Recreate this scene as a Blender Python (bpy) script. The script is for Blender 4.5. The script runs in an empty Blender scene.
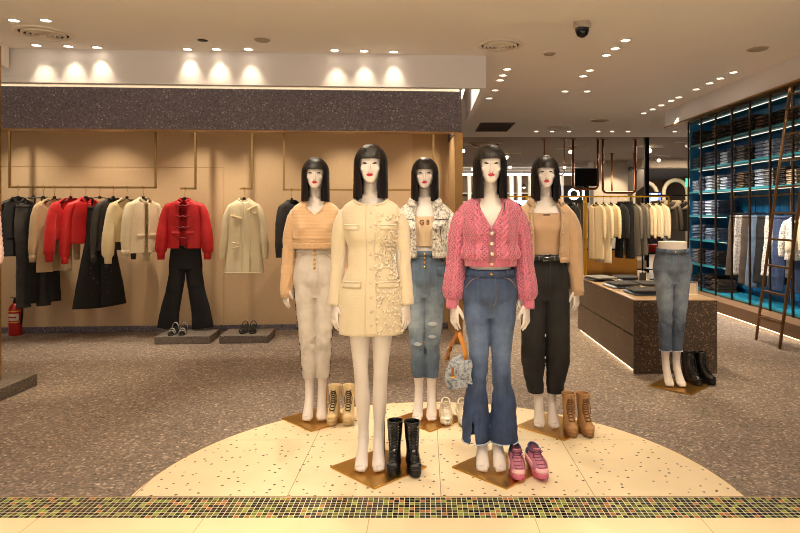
import bpy, bmesh, math, random
from mathutils import Vector, Matrix, noise
from mathutils.bvhtree import BVHTree
PI = math.pi
rnd = random.Random(7)
S = bpy.context.scene
COL = S.collection

# ------------------------------------------------------------------ materials
def lin(r, g, b):
    f = lambda c: (c/255/12.92) if c/255 <= .04045 else ((c/255+.055)/1.055)**2.4
    return (f(r), f(g), f(b), 1)

class NT:
    def __init__(s, name):
        s.m = bpy.data.materials.new(name); s.m.use_nodes = True
        s.t = s.m.node_tree; s.b = s.t.nodes['Principled BSDF']
        s.co = s.t.nodes.new('ShaderNodeTexCoord')
    def n(s, kind, **kw):
        x = s.t.nodes.new('ShaderNode'+kind)
        for k, v in kw.items():
            if k in x.inputs: s.set(x.inputs[k], v)
            else: setattr(x, k, v)
        return x
    def set(s, sock, v):
        if isinstance(v, bpy.types.NodeSocket): s.t.links.new(v, sock)
        else: sock.default_value = v
    def P(s, **kw):
        for k, v in kw.items(): s.set(s.b.inputs[k.replace('_', ' ')], v)
    def map(s, coord='Object', scale=(1, 1, 1), loc=(0, 0, 0), rot=(0, 0, 0)):
        return s.n('Mapping', Vector=s.co.outputs[coord], Scale=scale, Location=loc, Rotation=rot).outputs[0]
    def ramp(s, fac, stops, mode='LINEAR'):
        r = s.n('ValToRGB', Fac=fac); cr = r.color_ramp; cr.interpolation = mode
        while len(cr.elements) < len(stops): cr.elements.new(.5)
        for e, (p, c) in zip(cr.elements, stops): e.position = p; e.color = c if len(c) == 4 else (*c, 1)
        return r.outputs[0]
    def mix(s, fac, a, b, blend='MIX'):
        x = s.n('MixRGB', blend_type=blend); s.set(x.inputs[0], fac); s.set(x.inputs[1], a); s.set(x.inputs[2], b)
        return x.outputs[0]
    def math(s, op, a, b=0.0, c=0.0):
        x = s.n('Math', operation=op); s.set(x.inputs[0], a); s.set(x.inputs[1], b); s.set(x.inputs[2], c)
        return x.outputs[0]
    def noise(s, vec, scale, detail=3.0, rough=.5):
        return s.n('TexNoise', Vector=vec, Scale=scale, Detail=detail, Roughness=rough).outputs[0]
    def bump(s, h, strength=.3, dist=.01):
        s.P(Normal=s.n('Bump', Height=h, Strength=strength, Distance=dist).outputs[0])

def plain(name, col, rough=.6, metal=0.0, var=0.0, vs=30.0, bump=0.0, bs=200.0, sheen=0.0, coat=0.0):
    n = NT(name); v = n.map()
    c = col
    if var:
        d = tuple(x*(1-var) for x in col[:3])+(1,); e = tuple(min(1, x*(1+var)) for x in col[:3])+(1,)
        c = n.mix(n.noise(v, vs), d, e)
    n.P(Base_Color=c, Roughness=rough, Metallic=metal)
    if bump: n.bump(n.noise(v, bs, 4), bump, .004)
    if sheen: n.P(Sheen_Weight=sheen)
    if coat: n.P(Coat_Weight=coat)
    return n.m

def emit(name, col, strength):
    n = NT(name); n.P(Base_Color=col, Emission_Color=col, Emission_Strength=strength); return n.m

def speckle(name, dark, mid, light, scale=70, rough=.7, bright=.06, white=(.6, .58, .55, 1)):
    n = NT(name); v = n.map()
    vo = n.n('TexVoronoi', Vector=v, Scale=scale)
    sp = n.n('SeparateColor', Color=vo.outputs['Color'])
    c = n.ramp(sp.outputs[0], [(0, dark), (.35, mid), (.75, mid), (1, light)])
    k = n.math('GREATER_THAN', sp.outputs[1], 1-bright)
    c = n.mix(k, c, white)
    big = n.ramp(n.noise(v, 2.2, 3), [(.3, (.9, .9, .9, 1)), (.7, (1.08, 1.08, 1.08, 1))])
    c = n.mix(1.0, c, big, 'MULTIPLY')
    n.P(Base_Color=c, Roughness=rough)
    return n.m

def denim(name, base, fade, dark, lo=.45, hi=.95, fade_amt=1.0, centre=(0, 0, .62), rough=.85, acid=0.0, scale=9):
    n = NT(name); v = n.map()
    tw = n.n('TexWave', Vector=n.map(rot=(0, .7, 0)), Scale=260, Distortion=1.5).outputs['Color']
    cl = n.noise(v, scale, 5, .6)
    c = n.mix(n.ramp(cl, [(lo-.12, (0, 0, 0, 1)), (hi-.2, (1, 1, 1, 1))]), dark, base)
    st = n.noise(n.map(scale=(60, 60, 5)), 1.0, 3)
    c = n.mix(n.math('MULTIPLY', st, .25), c, fade)
    if fade_amt:
        # worn, paler thighs: a wear patch on the front of each leg
        g = n.n('Mapping', Vector=n.co.outputs['Object'], Location=(0, 0, -centre[2]*2.6), Scale=(0, 1.2, 2.6)).outputs[0]
        ln = n.n('VectorMath', operation='LENGTH', Vector=g).outputs['Value']
        f = n.ramp(ln, [(0, (1, 1, 1, 1)), (.85, (0, 0, 0, 1))])
        f = n.math('MULTIPLY', n.math('MULTIPLY', f, n.ramp(cl, [(.3, (.25,)*3+(1,)), (.7, (1, 1, 1, 1))])), fade_amt)
        c = n.mix(f, c, fade)
    if acid:
        a = n.noise(v, 55, 6, .75)
        a = n.ramp(a, [(.40, (0, 0, 0, 1)), (.53, (1, 1, 1, 1))])
        c = n.mix(n.math('MULTIPLY', a, acid), c, fade)
    c = n.mix(n.math('MULTIPLY', tw, .12), c, dark)
    n.P(Base_Color=c, Roughness=rough)
    n.bump(tw, .08, .002)
    return n.m

def knit(name, col, u=110.0, v=90.0, strength=.5, rough=.9, var=.18, holes=0.0, coord='UV', dist=.004):
    n = NT(name); sp = n.n('SeparateXYZ', Vector=n.co.outputs[coord])
    a = n.math('SINE', n.math('MULTIPLY', sp.outputs[0], u*2*PI)) if u else None
    b = n.math('SINE', n.math('MULTIPLY', sp.outputs[1], v*2*PI)) if v else None
    h = n.math('MULTIPLY', a, b) if (u and v) else (a or b)
    h = n.math('MULTIPLY_ADD', h, .5, .5)
    d = tuple(x*(1-var) for x in col[:3])+(1,)
    c = n.mix(n.noise(n.map(), 60, 3), d, col)
    if holes:
        h = n.math('MAXIMUM', h, n.math('GREATER_THAN', sp.outputs[0], 50.0))
        c = n.mix(n.ramp(h, [(.08, (holes,)*3+(1,)), (.42, (0, 0, 0, 1))]), c, tuple(x*.25 for x in col[:3])+(1,))
    n.P(Base_Color=c, Roughness=rough, Sheen_Weight=.25)
    n.bump(h, strength, dist)
    return n.m

# ------------------------------------------------------------------ mesh building
class MB:
    def __init__(s): s.v = []; s.f = []; s.uv = []
    def grid(s, P, closed=False, UV=None, capA=False, capB=False, flip=False):
        o = len(s.v); R = len(P); N = len(P[0])
        for r in P: s.v.extend(tuple(p) for p in r)
        if UV is None: UV = [[(i/N, j/R) for i in range(N+1)] for j in range(R)]
        for j in range(R-1):
            for i in range(N if closed else N-1):
                k = (i+1) % N
                q = [o+j*N+i, o+j*N+k, o+(j+1)*N+k, o+(j+1)*N+i]
                u = [UV[j][i], UV[j][i+1], UV[j+1][i+1], UV[j+1][i]]
                if flip: q.reverse(); u.reverse()
                s.f.append(q); s.uv.append(u)
        for cap, j in ((capA, 0), (capB, R-1)):
            if cap:
                q = [o+j*N+i for i in range(N)]
                if (j == 0) != flip: q.reverse()
                s.f.append(q); s.uv.append([(0, 0)]*N)
        return s
    def tube(s, pts, r, n=8, cap=True, asp=1.0, up=None, closed=False):
        pts = [Vector(p) for p in pts]; m = len(pts)
        if not hasattr(r, '__len__'): r = [r]*m
        P = []; UV = []; L = 0
        t0 = (pts[1]-pts[0]).normalized()
        a = Vector(up) if up else (Vector((0, 0, 1)) if abs(t0.z) < .9 else Vector((0, 1, 0)))
        nrm = (a - t0*a.dot(t0)).normalized()
        for k in range(m):
            if closed: t = (pts[(k+1) % m]-pts[k-1]).normalized()
            else: t = ((pts[min(k+1, m-1)]-pts[k]).normalized()+(pts[k]-pts[max(k-1, 0)]).normalized()).normalized()
            nrm = (nrm - t*nrm.dot(t)).normalized(); bi = t.cross(nrm)
            if k: L += (pts[k]-pts[k-1]).length
            rk = r[k]; ra, rb = (rk if hasattr(rk, '__len__') else (rk, rk*asp))
            P.append([pts[k]+nrm*(ra*math.cos(2*PI*i/n))+bi*(rb*math.sin(2*PI*i/n)) for i in range(n)])
            UV.append([(i/n*2*PI*ra, L) for i in range(n+1)])
        if closed:
            P.append(P[0]); UV.append(UV[0])
        return s.grid(P, True, UV, cap and not closed, cap and not closed)
    def box(s, c, d, rz=0.0, M=None):
        x, y, z = d[0]/2, d[1]/2, d[2]/2; o = len(s.v)
        m = Matrix.Rotation(rz, 4, 'Z') if M is None else M
        for p in ((-x,-y,-z),(x,-y,-z),(x,y,-z),(-x,y,-z),(-x,-y,z),(x,-y,z),(x,y,z),(-x,y,z)):
            s.v.append(tuple(Vector(c)+m @ Vector(p)))
        for q in ((0,3,2,1),(4,5,6,7),(0,1,5,4),(1,2,6,5),(2,3,7,6),(3,0,4,7)):
            s.f.append([o+i for i in q]); s.uv.append([(0,0),(1,0),(1,1),(0,1)])
        return s
    def ell(s, c, r, nu=16, nv=10, M=None):
        P = []
        for j in range(nv+1):
            t = -PI/2+PI*j/nv; ct = max(math.cos(t), 1e-3)
            row = []
            for i in range(nu):
                a = 2*PI*i/nu
                p = Vector((r[0]*ct*math.cos(a), r[1]*ct*math.sin(a), r[2]*math.sin(t)))
                if M is not None: p = M @ p
                row.append(Vector(c)+p)
            P.append(row)
        return s.grid(P, True, None, True, True)
    def lathe(s, prof, c=(0,0,0), n=24, capA=True, capB=True):
        P = [[(c[0]+r*math.cos(2*PI*i/n), c[1]+r*math.sin(2*PI*i/n), c[2]+z) for i in range(n)] for r, z in prof]
        return s.grid(P, True, None, capA, capB)
    def prism(s, poly, z0, z1):
        n = len(poly)
        return s.grid([[(x, y, z0) for x, y in poly], [(x, y, z1) for x, y in poly]], True, None, True, True)
    def mesh(s, name):
        me = bpy.data.meshes.new(name); me.from_pydata([tuple(v) for v in s.v], [], s.f)
        uv = me.uv_layers.new(name='UVMap'); k = 0
        flat = []
        for u in s.uv:
            for p in u: flat += [p[0], p[1]]
        uv.data.foreach_set('uv', flat)
        return me
    def build(s, name, mat, parent=None, smooth=True, solid=0, bevel=0, sub=0, angle=None, off=0.0):
        me = s.mesh(name); me.materials.append(mat)
        if smooth: me.shade_smooth()
        if angle is not None: me.set_sharp_from_angle(angle=math.radians(angle))
        o = bpy.data.objects.new(name, me); COL.objects.link(o)
        if solid:
            m = o.modifiers.new('thickness', 'SOLIDIFY'); m.thickness = solid; m.offset = off
        if bevel:
            m = o.modifiers.new('edge', 'BEVEL'); m.width = bevel; m.segments = 2; m.limit_method = 'ANGLE'
        if sub:
            m = o.modifiers.new('smooth', 'SUBSURF'); m.levels = sub; m.render_levels = sub
        if parent is not None: o.parent = parent
        return o

def tag(o, label=None, cat=None, group=None, kind=None):
    if label: o['label'] = label
    if cat: o['category'] = cat
    if group: o['group'] = group
    if kind: o['kind'] = kind
    return o
def thing(name, label, cat, loc=(0,0,0), rz=0.0, group=None):
    o = bpy.data.objects.new(name, None); COL.objects.link(o)
    o.location = loc; o.rotation_euler = (0, 0, rz); o.empty_display_size = .1
    return tag(o, label, cat, group)
def struct(o): o['kind'] = 'structure'; return o
def kids(o): return list(o.children)
def dup(o, parent=None, label=None, loc=None, rz=None, group=None, mats=None):
    c = o.copy(); COL.objects.link(c)
    if parent is not None: c.parent = parent
    if label: c['label'] = label
    if group: c['group'] = group
    if loc is not None: c.location = loc
    if rz is not None: c.rotation_euler = (0, 0, rz)
    if mats and c.data is not None:
        new = mats.get(c.name.split('.')[0])
        if new:
            c.material_slots[0].link = 'OBJECT'; c.material_slots[0].material = new
    for ch in kids(o): dup(ch, c, mats=mats)
    return c

class Tab:
    """smooth interpolation through rows of numbers keyed by the first"""
    def __init__(s, rows): s.r = sorted(rows); s.k = [r[0] for r in s.r]
    def __call__(s, z):
        r = s.r
        if z <= s.k[0]: return r[0][1:]
        if z >= s.k[-1]: return r[-1][1:]
        i = max(j for j in range(len(s.k)-1) if s.k[j] <= z)
        h = s.k[i+1]-s.k[i]; t = (z-s.k[i])/h; out = []
        def slope(j, c):
            if j == 0 or j == len(r)-1:
                a, b = (0, 1) if j == 0 else (j-1, j)
                return (r[b][c]-r[a][c])/(s.k[b]-s.k[a])
            d0 = (r[j][c]-r[j-1][c])/(s.k[j]-s.k[j-1]); d1 = (r[j+1][c]-r[j][c])/(s.k[j+1]-s.k[j])
            return 0 if d0*d1 <= 0 else 2*d0*d1/(d0+d1)
        for c in range(1, len(r[0])):
            m0, m1 = slope(i, c)*h, slope(i+1, c)*h
            t2, t3 = t*t, t*t*t
            out.append((2*t3-3*t2+1)*r[i][c]+(t3-2*t2+t)*m0+(-2*t3+3*t2)*r[i+1][c]+(t3-t2)*m1)
        return out
def path(pts, n):
    """points (x,y,z,r...) resampled smoothly"""
    L = [0]
    for a, b in zip(pts, pts[1:]): L.append(L[-1]+max(1e-6, (Vector(b[:3])-Vector(a[:3])).length))
    t = Tab([(l, *p) for l, p in zip(L, pts)])
    return [t(L[-1]*i/(n-1)) for i in range(n)]
def stube(mb, pts, n=24, seg=14, up=None, cap=True, disp=None):
    q = path(pts, n)
    two = len(pts[0]) > 4
    rr = [((p[3], p[4]) if two else p[3]) for p in q]
    if disp: rr = [tuple(x+disp(k/(n-1)) for x in (r if two else (r, r))) for k, r in enumerate(rr)]
    return mb.tube([p[:3] for p in q], rr, seg, cap, up=up)
def sgp(x, e): return math.copysign(abs(x)**e, x)
def fold(p, s, k=0.0): return noise.noise(Vector(p)*s+Vector((k, k*1.7, k*.3)))
def text(name, body, mat, parent, size, loc, rot=(PI/2,0,0), depth=.002, align='CENTER', bold=0.0):
    cu = bpy.data.curves.new(name, 'FONT'); cu.body = body; cu.size = size; cu.extrude = depth; cu.align_x = align; cu.align_y = 'CENTER'; cu.offset = bold
    t = bpy.data.objects.new(name, cu); COL.objects.link(t)
    me = bpy.data.meshes.new_from_object(t.evaluated_get(bpy.context.evaluated_depsgraph_get()))
    bpy.data.objects.remove(t)
    o = bpy.data.objects.new(name, me); COL.objects.link(o); me.materials.clear(); me.materials.append(mat)
    o.location = loc; o.rotation_euler = rot
    if parent is not None: o.parent = parent
    return o
# ------------------------------------------------------------------ mannequin body
TORSO = Tab([  # z, half width, front depth, back depth, centre y
 (.86,.120,.055,.072,0),(.91,.140,.068,.086,0),(.96,.150,.079,.094,0),(1.02,.146,.078,.088,0),(1.08,.132,.073,.077,0),(1.15,.116,.068,.064,0),
 (1.20,.114,.070,.062,0),(1.27,.122,.080,.068,0),(1.34,.134,.088,.074,0),(1.40,.146,.082,.078,.002),(1.445,.148,.070,.072,.006),
 (1.474,.134,.060,.064,.010),(1.497,.108,.053,.057,.014),(1.517,.076,.049,.051,.018),(1.545,.048,.045,.045,.018)])
LEG = [(.98,.073,.012,.069,.080),(.90,.071,.008,.069,.078),(.80,.066,.002,.062,.068),(.68,.062,.0,.053,.058),(.58,.058,.003,.044,.047),(.53,.056,.006,.041,.044),
       (.46,.053,.020,.041,.046),(.38,.050,.032,.043,.049),(.30,.047,.037,.038,.043),(.20,.045,.038,.030,.035),(.145,.044,.034,.029,.034)]
ARM = [(.125,.012,1.44,.042,.05),(.157,.012,1.39,.045,.050),(.172,.014,1.30,.040,.044),(.178,.016,1.18,.035,.037),(.188,.008,1.06,.031,.034),(.198,-.006,.96,.025,.028),(.202,-.012,.92,.023,.025)]
def bust(z, th):
    a = min(th, 2*PI-th)
    return .024*math.exp(-((z-1.335)/.048)**2)*math.exp(-((a-.56)/.34)**2)
def torso_pt(z, th, off=0.0, e=2.35, ax=0.0):
    a, bf, bb, cy = TORSO(z); s, c = math.sin(th), math.cos(th)
    return Vector((sgp(s, 2/e)*(a+off+ax), cy-sgp(c, 2/e)*((bf if c > 0 else bb)+off)-bust(z, th), z))

def make_body_mesh(half=False):
    mb = MB()
    N = 40
    zs = [.86+((1.20 if half else 1.545)-.86)*j/50 for j in range(51)]
    mb.grid([[torso_pt(z, 2*PI*i/N) for i in range(N)] for z in zs], True, None, True, True)
    if not half: mb.tube([(0,.018,1.47),(0,.017,1.55),(0,.012,1.60),(0,.010,1.67)], [.050,.044,.043,.043], 18)
    head = Tab([(1.609,.012,-.078,-.050),(1.616,.025,-.088,-.03),(1.634,.042,-.091,.02),(1.655,.053,-.090,.062),(1.68,.060,-.087,.086),(1.71,.065,-.084,.100),
                (1.735,.067,-.083,.104),(1.76,.067,-.080,.102),(1.785,.062,-.070,.092),(1.803,.045,-.046,.070),(1.815,.012,-.008,.03)])
    H = []
    for j in range(40):
        z = 1.609+.206*j/39; a, yf, yb = head(z); cy, hd = (yf+yb)/2, (yb-yf)/2
        H.append([(a*sgp(math.sin(2*PI*i/32), .78), cy-hd*sgp(math.cos(2*PI*i/32), .92), z) for i in range(32)])
    if not half:
        mb.grid(H, True, None, True, True)
        stube(mb, [(0,-.080,1.725,.005,.005),(0,-.089,1.705,.006,.006),(0,-.099,1.682,.007,.007),(0,-.102,1.673,.008,.007),(0,-.090,1.665,.007,.008)], 12, 10, up=(0,-1,0))
    for s in (-1, 1):
        if not half:
            mb.ell((s*.008,-.093,1.670), (.006,.007,.0055), 10, 6)
            mb.ell((s*.033,-.060,1.688), (.024,.019,.022), 12, 8)      # cheekbone
            mb.ell((s*.029,-.075,1.716), (.014,.008,.007), 12, 6)      # eyelid
            mb.ell((s*.068,.012,1.695), (.008,.018,.030), 10, 8)       # ear
        P = []
        for z, cx, cy, rx, ry in path([(l[0], l[1], l[2], l[3], l[4]) for l in LEG], 44):
            P.append([(s*cx+rx*math.sin(2*PI*i/24), cy-ry*math.cos(2*PI*i/24), z) for i in range(24)])
        P.reverse()
        mb.grid(P, True, None, True, True)
        # foot on tiptoe
        stube(mb, [(s*.044,.036,.185,.031,.034),(s*.044,.026,.140,.031,.036),(s*.045,-.006,.093,.032,.033),(s*.047,-.048,.046,.036,.026),(s*.048,-.078,.025,.038,.019),(s*.048,-.092,.020,.036,.017)], 16, 16, up=(0,-1,0) if 0 else (1,0,0))
        mb.ell((s*.044,.050,.112), (.025,.022,.034), 12, 8)
        stube(mb, [(s*.033,-.085,.020,.0145,.015),(s*.034,-.108,.0165,.0145,.0145),(s*.036,-.121,.013,.010,.010)], 8, 10, up=(1,0,0))
        for k, (dx, y1) in enumerate(((.053,-.116),(.066,-.108),(.076,-.098))):
            stube(mb, [(s*dx,-.080,.018,.0095,.012),(s*dx,y1+.012,.0135,.009,.011),(s*dx,y1,.010,.006,.007)], 7, 8, up=(1,0,0))
        if half: continue
        # arm
        stube(mb, [(s*x, y, z, r1, r2) for x, y, z, r1, r2 in ARM], 30, 18, up=(1,0,0))
        mb.ell((s*.138,.010,1.432), (.046,.048,.042), 16, 10)
        # hand: palm turned so its back faces forward and out
        w = Vector((s*.60,.80,0)); d = Vector((s*.03,-.10,-1)).normalized(); nrm = Vector((s*.80,-.60,0))
        w0 = Vector((s*.202,-.012,.925))
        def hp(l, a, q=0.0): return w0+d*l+w*a+nrm*q
        stube(mb, [(*hp(-.01,0),.024,.020),(*hp(.02,0),.028,.016),(*hp(.05,0),.036,.014),(*hp(.078,0),.036,.012),(*hp(.088,0),.030,.010)], 12, 14, up=w)
        for a, L, r in ((-.030,.062,.0082),(-.010,.072,.0086),(.010,.067,.0084),(.029,.052,.0074)):
            stube(mb, [(*hp(.074,a*.95),r),(*hp(.084+L*.35,a*1.06,-.001),r*.95),(*hp(.084+L*.68,a*1.08,-.010),r*.86),(*hp(.084+L,a*1.05,-.022),r*.6)], 10, 8)
        stube(mb, [(*hp(.022,-.024,-.002),.012),(*hp(.048,-.044,-.010),.0105),(*hp(.070,-.050,-.018),.0092),(*hp(.090,-.048,-.026),.006)], 10, 8)
    me = mb.mesh('body_raw')
    o = bpy.data.objects.new('body_raw', me); COL.objects.link(o)
    m = o.modifiers.new('r', 'REMESH'); m.mode = 'VOXEL'; m.voxel_size = .0036
    m2 = o.modifiers.new('s', 'SMOOTH'); m2.factor = .5; m2.iterations = 4
    dg = bpy.context.evaluated_depsgraph_get()
    out = bpy.data.meshes.new_from_object(o.evaluated_get(dg)); out.name = 'mannequin_body'
    bpy.data.objects.remove(o); out.shade_smooth(); out.materials.clear()
    return out

M_SKIN = plain('mannequin_white', lin(226,216,208), .38, var=.03, vs=8)
BODY = make_body_mesh(); BODY.materials.append(M_SKIN)
BVH = BVHTree.FromPolygons([v.co.copy() for v in BODY.vertices], [tuple(p.vertices) for p in BODY.polygons])
def on_face(x, z, off=.001):
    h = BVH.ray_cast(Vector((x,-.5,z)), Vector((0,1,0)))
    return Vector((x, (h[0].y if h[0] else -.08)-off, z))

# ------------------------------------------------------------------ wig
n = NT('wig_hair'); st = n.noise(n.map('UV', scale=(260, 4, 1)), 1.0, 3)
n.P(Base_Color=n.mix(st, lin(9,6,5), lin(30,20,16)), Roughness=.36, Specular_IOR_Level=.4); n.bump(st, .25, .004)
M_WIG = n.m
def make_wig():
    mb = MB(); zc = 1.715
    def surf(th, t, zb, edge=None):
        """t 0 crown .. 1 tip"""
        a, bf, bb = .097, .106, .112
        jit = .0028*noise.noise(Vector((math.sin(th)*26, math.cos(th)*26, 3)))
        s, c = math.sin(th), math.cos(th)
        zt = 1.834
        if t < .5 or zb > zc:
            ph = (t/.5 if zb <= zc else t)*(PI/2 if zb <= zc else math.acos((zb-zc)/(zt-zc)))
            r = math.sin(ph)**.96; z = zc+(zt-zc)*math.cos(ph); k = 0
        else:
            k = (t-.5)/.5; r = 1.0+.03*k; z = zc+(zb-zc)*k
        return Vector((s*(a+jit)*r, .008-c*((bf if c > 0 else bb)+jit)*r*(1-.10*k if c > 0 else 1-.05*k), z)), k
    N = 120; R = 26; P = []; UV = []
    for j in range(R+1):
        row = []; u = []
        for i in range(N+1):
            w = i/N; t = j/R
            k0 = max(0, (t-.5)/.5)
            e0 = math.radians(39-14*min(1, k0*1.6))
            th = e0+(2*PI-2*e0)*w
            zb = 1.520+.004*noise.noise(Vector((w*60, 1, 0)))
            p, k = surf(th, t, zb); row.append(p); u.append((w, t*.3))
        P.append(row); UV.append(u+[u[-1]])
    mb.grid(P, False, UV, flip=True)
    P = []; UV = []
    for j in range(15):
        row = []; u = []
        for i in range(37):
            th = math.radians(-42+84*i/36); t = j/14
            zb = 1.742+.0025*noise.noise(Vector((i*.9, 5, 0)))+.006*(abs(i-18)/18)**3*-1
            p, k = surf(th, t, zb); row.append(p); u.append((.3*i/36, t*.16))
        P.append(row); UV.append(u)
    mb.grid(P, False, UV, flip=True)
    return mb.mesh('wig')
WIG = make_wig(); WIG.materials.append(M_WIG); WIG.shade_smooth()

def strip_mesh(name, rows, mat):
    mb = MB(); mb.grid(rows); me = mb.mesh(name); me.materials.append(mat); me.shade_smooth(); return me
M_LASH = plain('lash_black', lin(25,18,18), .5)
M_LIP = plain('lip_red', lin(196,28,58), .35)
def face_meshes():
    out = {}
    for s, nm in ((-1, 'eye_a'), (1, 'eye_b')):
        R = []
        for j in range(3):
            R.append([on_face(s*(.014+.030*i/10), 1.7135+.003*math.sin(PI*i/10)+(j-1)*.0050*(math.sin(PI*min(1, i/10*.95+.03)))+.004*(i/10)**2, .0015) for i in range(11)])
        out[nm] = strip_mesh(nm, R, M_LASH)
    R = []
    for j in range(9):
        row = []
        for i in range(17):
            x = -.021+.042*i/16; w = 1-(abs(x)/.021)**2.2
            up = .0085*w-(.0022*math.exp(-(x/.004)**2)); dn = -.0095*w
            q = j/8; p = on_face(x, 1.6515+dn+(up-dn)*q, .001)
            p.y -= .005*w*math.sin(PI*min(1, abs(q-.47)*2+.18)); row.append(p)
        R.append(row)
    out['lips'] = strip_mesh('lips', R, M_LIP)
    return out
FACE = face_meshes()

M_BRASS = NT('brass'); M_BRASS.P(Base_Color=lin(196,146,72), Metallic=1.0, Roughness=M_BRASS.ramp(M_BRASS.noise(M_BRASS.map(), 12), [(.3,(.16,)*3+(1,)),(.7,(.30,)*3+(1,))])); M_BRASS = M_BRASS.m
M_PLATE = plain('brass_plate', lin(206,162,84), .33, 1.0, var=.12, vs=5)

def link(name, me, parent):
    o = bpy.data.objects.new(name, me); COL.objects.link(o); o.parent = parent; return o
BZ = .012
def mannequin(label, loc, rz, plate_off, half=.275, plate_rz=PI/4):
    r = thing('mannequin', label, 'mannequin', loc, 0, 'wigged mannequins on the round platform')
    r.rotation_euler = (0, 0, rz)
    b = link('body', BODY, r); b.location.z = BZ
    for nm in ('eye', 'eye'): pass
    for k, nm in (('eye_a', 'eye'), ('eye_b', 'eye'), ('lips', 'lips')): link(nm, FACE[k], b)
    link('wig', WIG, r).location.z = BZ
    mb = MB(); h = half*math.sqrt(2)
    mb.box((plate_off[0], plate_off[1], .005), (h, h, .010), plate_rz-rz)
    mb.build('base_plate', M_PLATE, r, smooth=False, bevel=.002)
    mb = MB(); stube(mb, [(.074,.066,.008,.005),(.074,.066,.20,.005),(.073,.064,.30,.005),(.055,.045,.335,.006)], 14, 8)
    mb.build('support_rod', M_BRASS, r)
    return r
# ------------------------------------------------------------------ clothes on mannequins
def shell(zlo, ztop, off, th0=0.0, th1=2*PI, n=72, m=44, disp=None, e=2.35, ax=None):
    """cloth shell round the torso; zlo/ztop/off are functions; returns P, UV"""
    closed = abs(th1-th0-2*PI) < 1e-6
    P = []; UV = []
    for j in range(m+1):
        row = []; u = []
        for i in range(n+(0 if closed else 1)):
            th = th0+(th1-th0)*i/n; a = (th+PI) % (2*PI)-PI
            zl, zt = zlo(a), ztop(a); z = zl+(zt-zl)*j/m
            p = torso_pt(z, th % (2*PI), off(z, a), e, ax(z) if ax else 0)
            if disp:
                d = disp(th*.155, z, a); q = Vector((p.x, p.y, 0)); q.normalize(); p += q*d
            row.append(p); u.append((th*.155+(100 if disp and disp.__name__ == 'cables' and d > .0045 else 0), z))
        P.append(row); UV.append(u+[(u[-1][0]+.155*(th1-th0)/n, u[-1][1])])
    return P, UV, closed
def sleeve(mb, s, rad, zend=.95, n=40, seg=28, disp=None, out=0.0, x0=.13):
    A = Tab([(1.442,.120,.012),(1.39,.155,.012),(1.30,.173,.014),(1.18,.181,.016),(1.06,.190,.006),(.96,.199,-.008),(.86,.205,-.020)])
    R = Tab(rad); P = []; UV = []
    pts = []
    for k in range(n):
        z = 1.442-(1.442-zend)*k/(n-1)
        x, y = A(z); pts.append(Vector((s*(x+out*min(1, (1.442-z)/.15)), y, z)))
    up = Vector((1,0,0))
    for k, p in enumerate(pts):
        t = (pts[min(k+1, n-1)]-pts[max(0, k-1)]).normalized()
        if k < 9:   # lean the armhole ring towards the shoulder line
            t = (t+Vector((s*(1-k/9)*.9, 0, 0))).normalized()
        nr = (up-t*up.dot(t)).normalized(); bi = t.cross(nr); r = R(p.z)[0]
        row = []; u = []
        for i in range(seg):
            a = 2*PI*i/seg; d = disp(a*.05, p.z, a) if disp else 0
            row.append(p+nr*(math.cos(a)*(r+d))+bi*(math.sin(a)*(r*1.04+d))); u.append((a*.05+(100 if disp and disp.__name__ == 'slc' and d > .0045 else 0), p.z))
        P.append(row); UV.append(u+[(2*PI*.05, p.z)])
    mb.grid(P, True, UV, True, True)
    return mb
def wrinkle(k, amt=.004, s=14):
    return lambda u, z, a: amt*noise.noise(Vector((math.sin(a)*2.2, math.cos(a)*2.2, z*s))+Vector((k, 0, 0)))
def neck_v(depth, zs=1.519, wid=.75):
    return lambda a: (zs-depth*max(0, 1-abs(a)/wid)) if abs(a) < wid else zs
def crew(dip=.03, zs=1.519):
    return lambda a: zs-dip*max(0, math.cos(a))**2
def on_shell(P, i, j): return Vector(P[j][i])
def surf_pt(fn_off, z, a, extra=0.0, ax=0.0):
    return torso_pt(z, a % (2*PI), fn_off(z, a)+extra, 2.35, ax)
def band(name, pts, w, mat, parent, th=.003):
    """flat strip following points, width vertical"""
    mb = MB(); mb.grid([[Vector(p)+Vector((0,0,-w/2)) for p in pts], [Vector(p)+Vector((0,0,w/2)) for p in pts]])
    return mb.build(name, mat, parent, solid=th)
def cord(name, pts, r, mat, parent, n=6):
    return MB().tube(pts, r, n).build(name, mat, parent)
def button(p, r, mat, parent, name='button', nrm=(0,-1,0), t=.004):
    nrm = Vector(nrm).normalized(); mb = MB()
    mb.tube([Vector(p)-nrm*t*.4, Vector(p)+nrm*t*.3, Vector(p)+nrm*t], [r, r, r*.72], 12)
    return mb.build(name, mat, parent)

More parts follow.
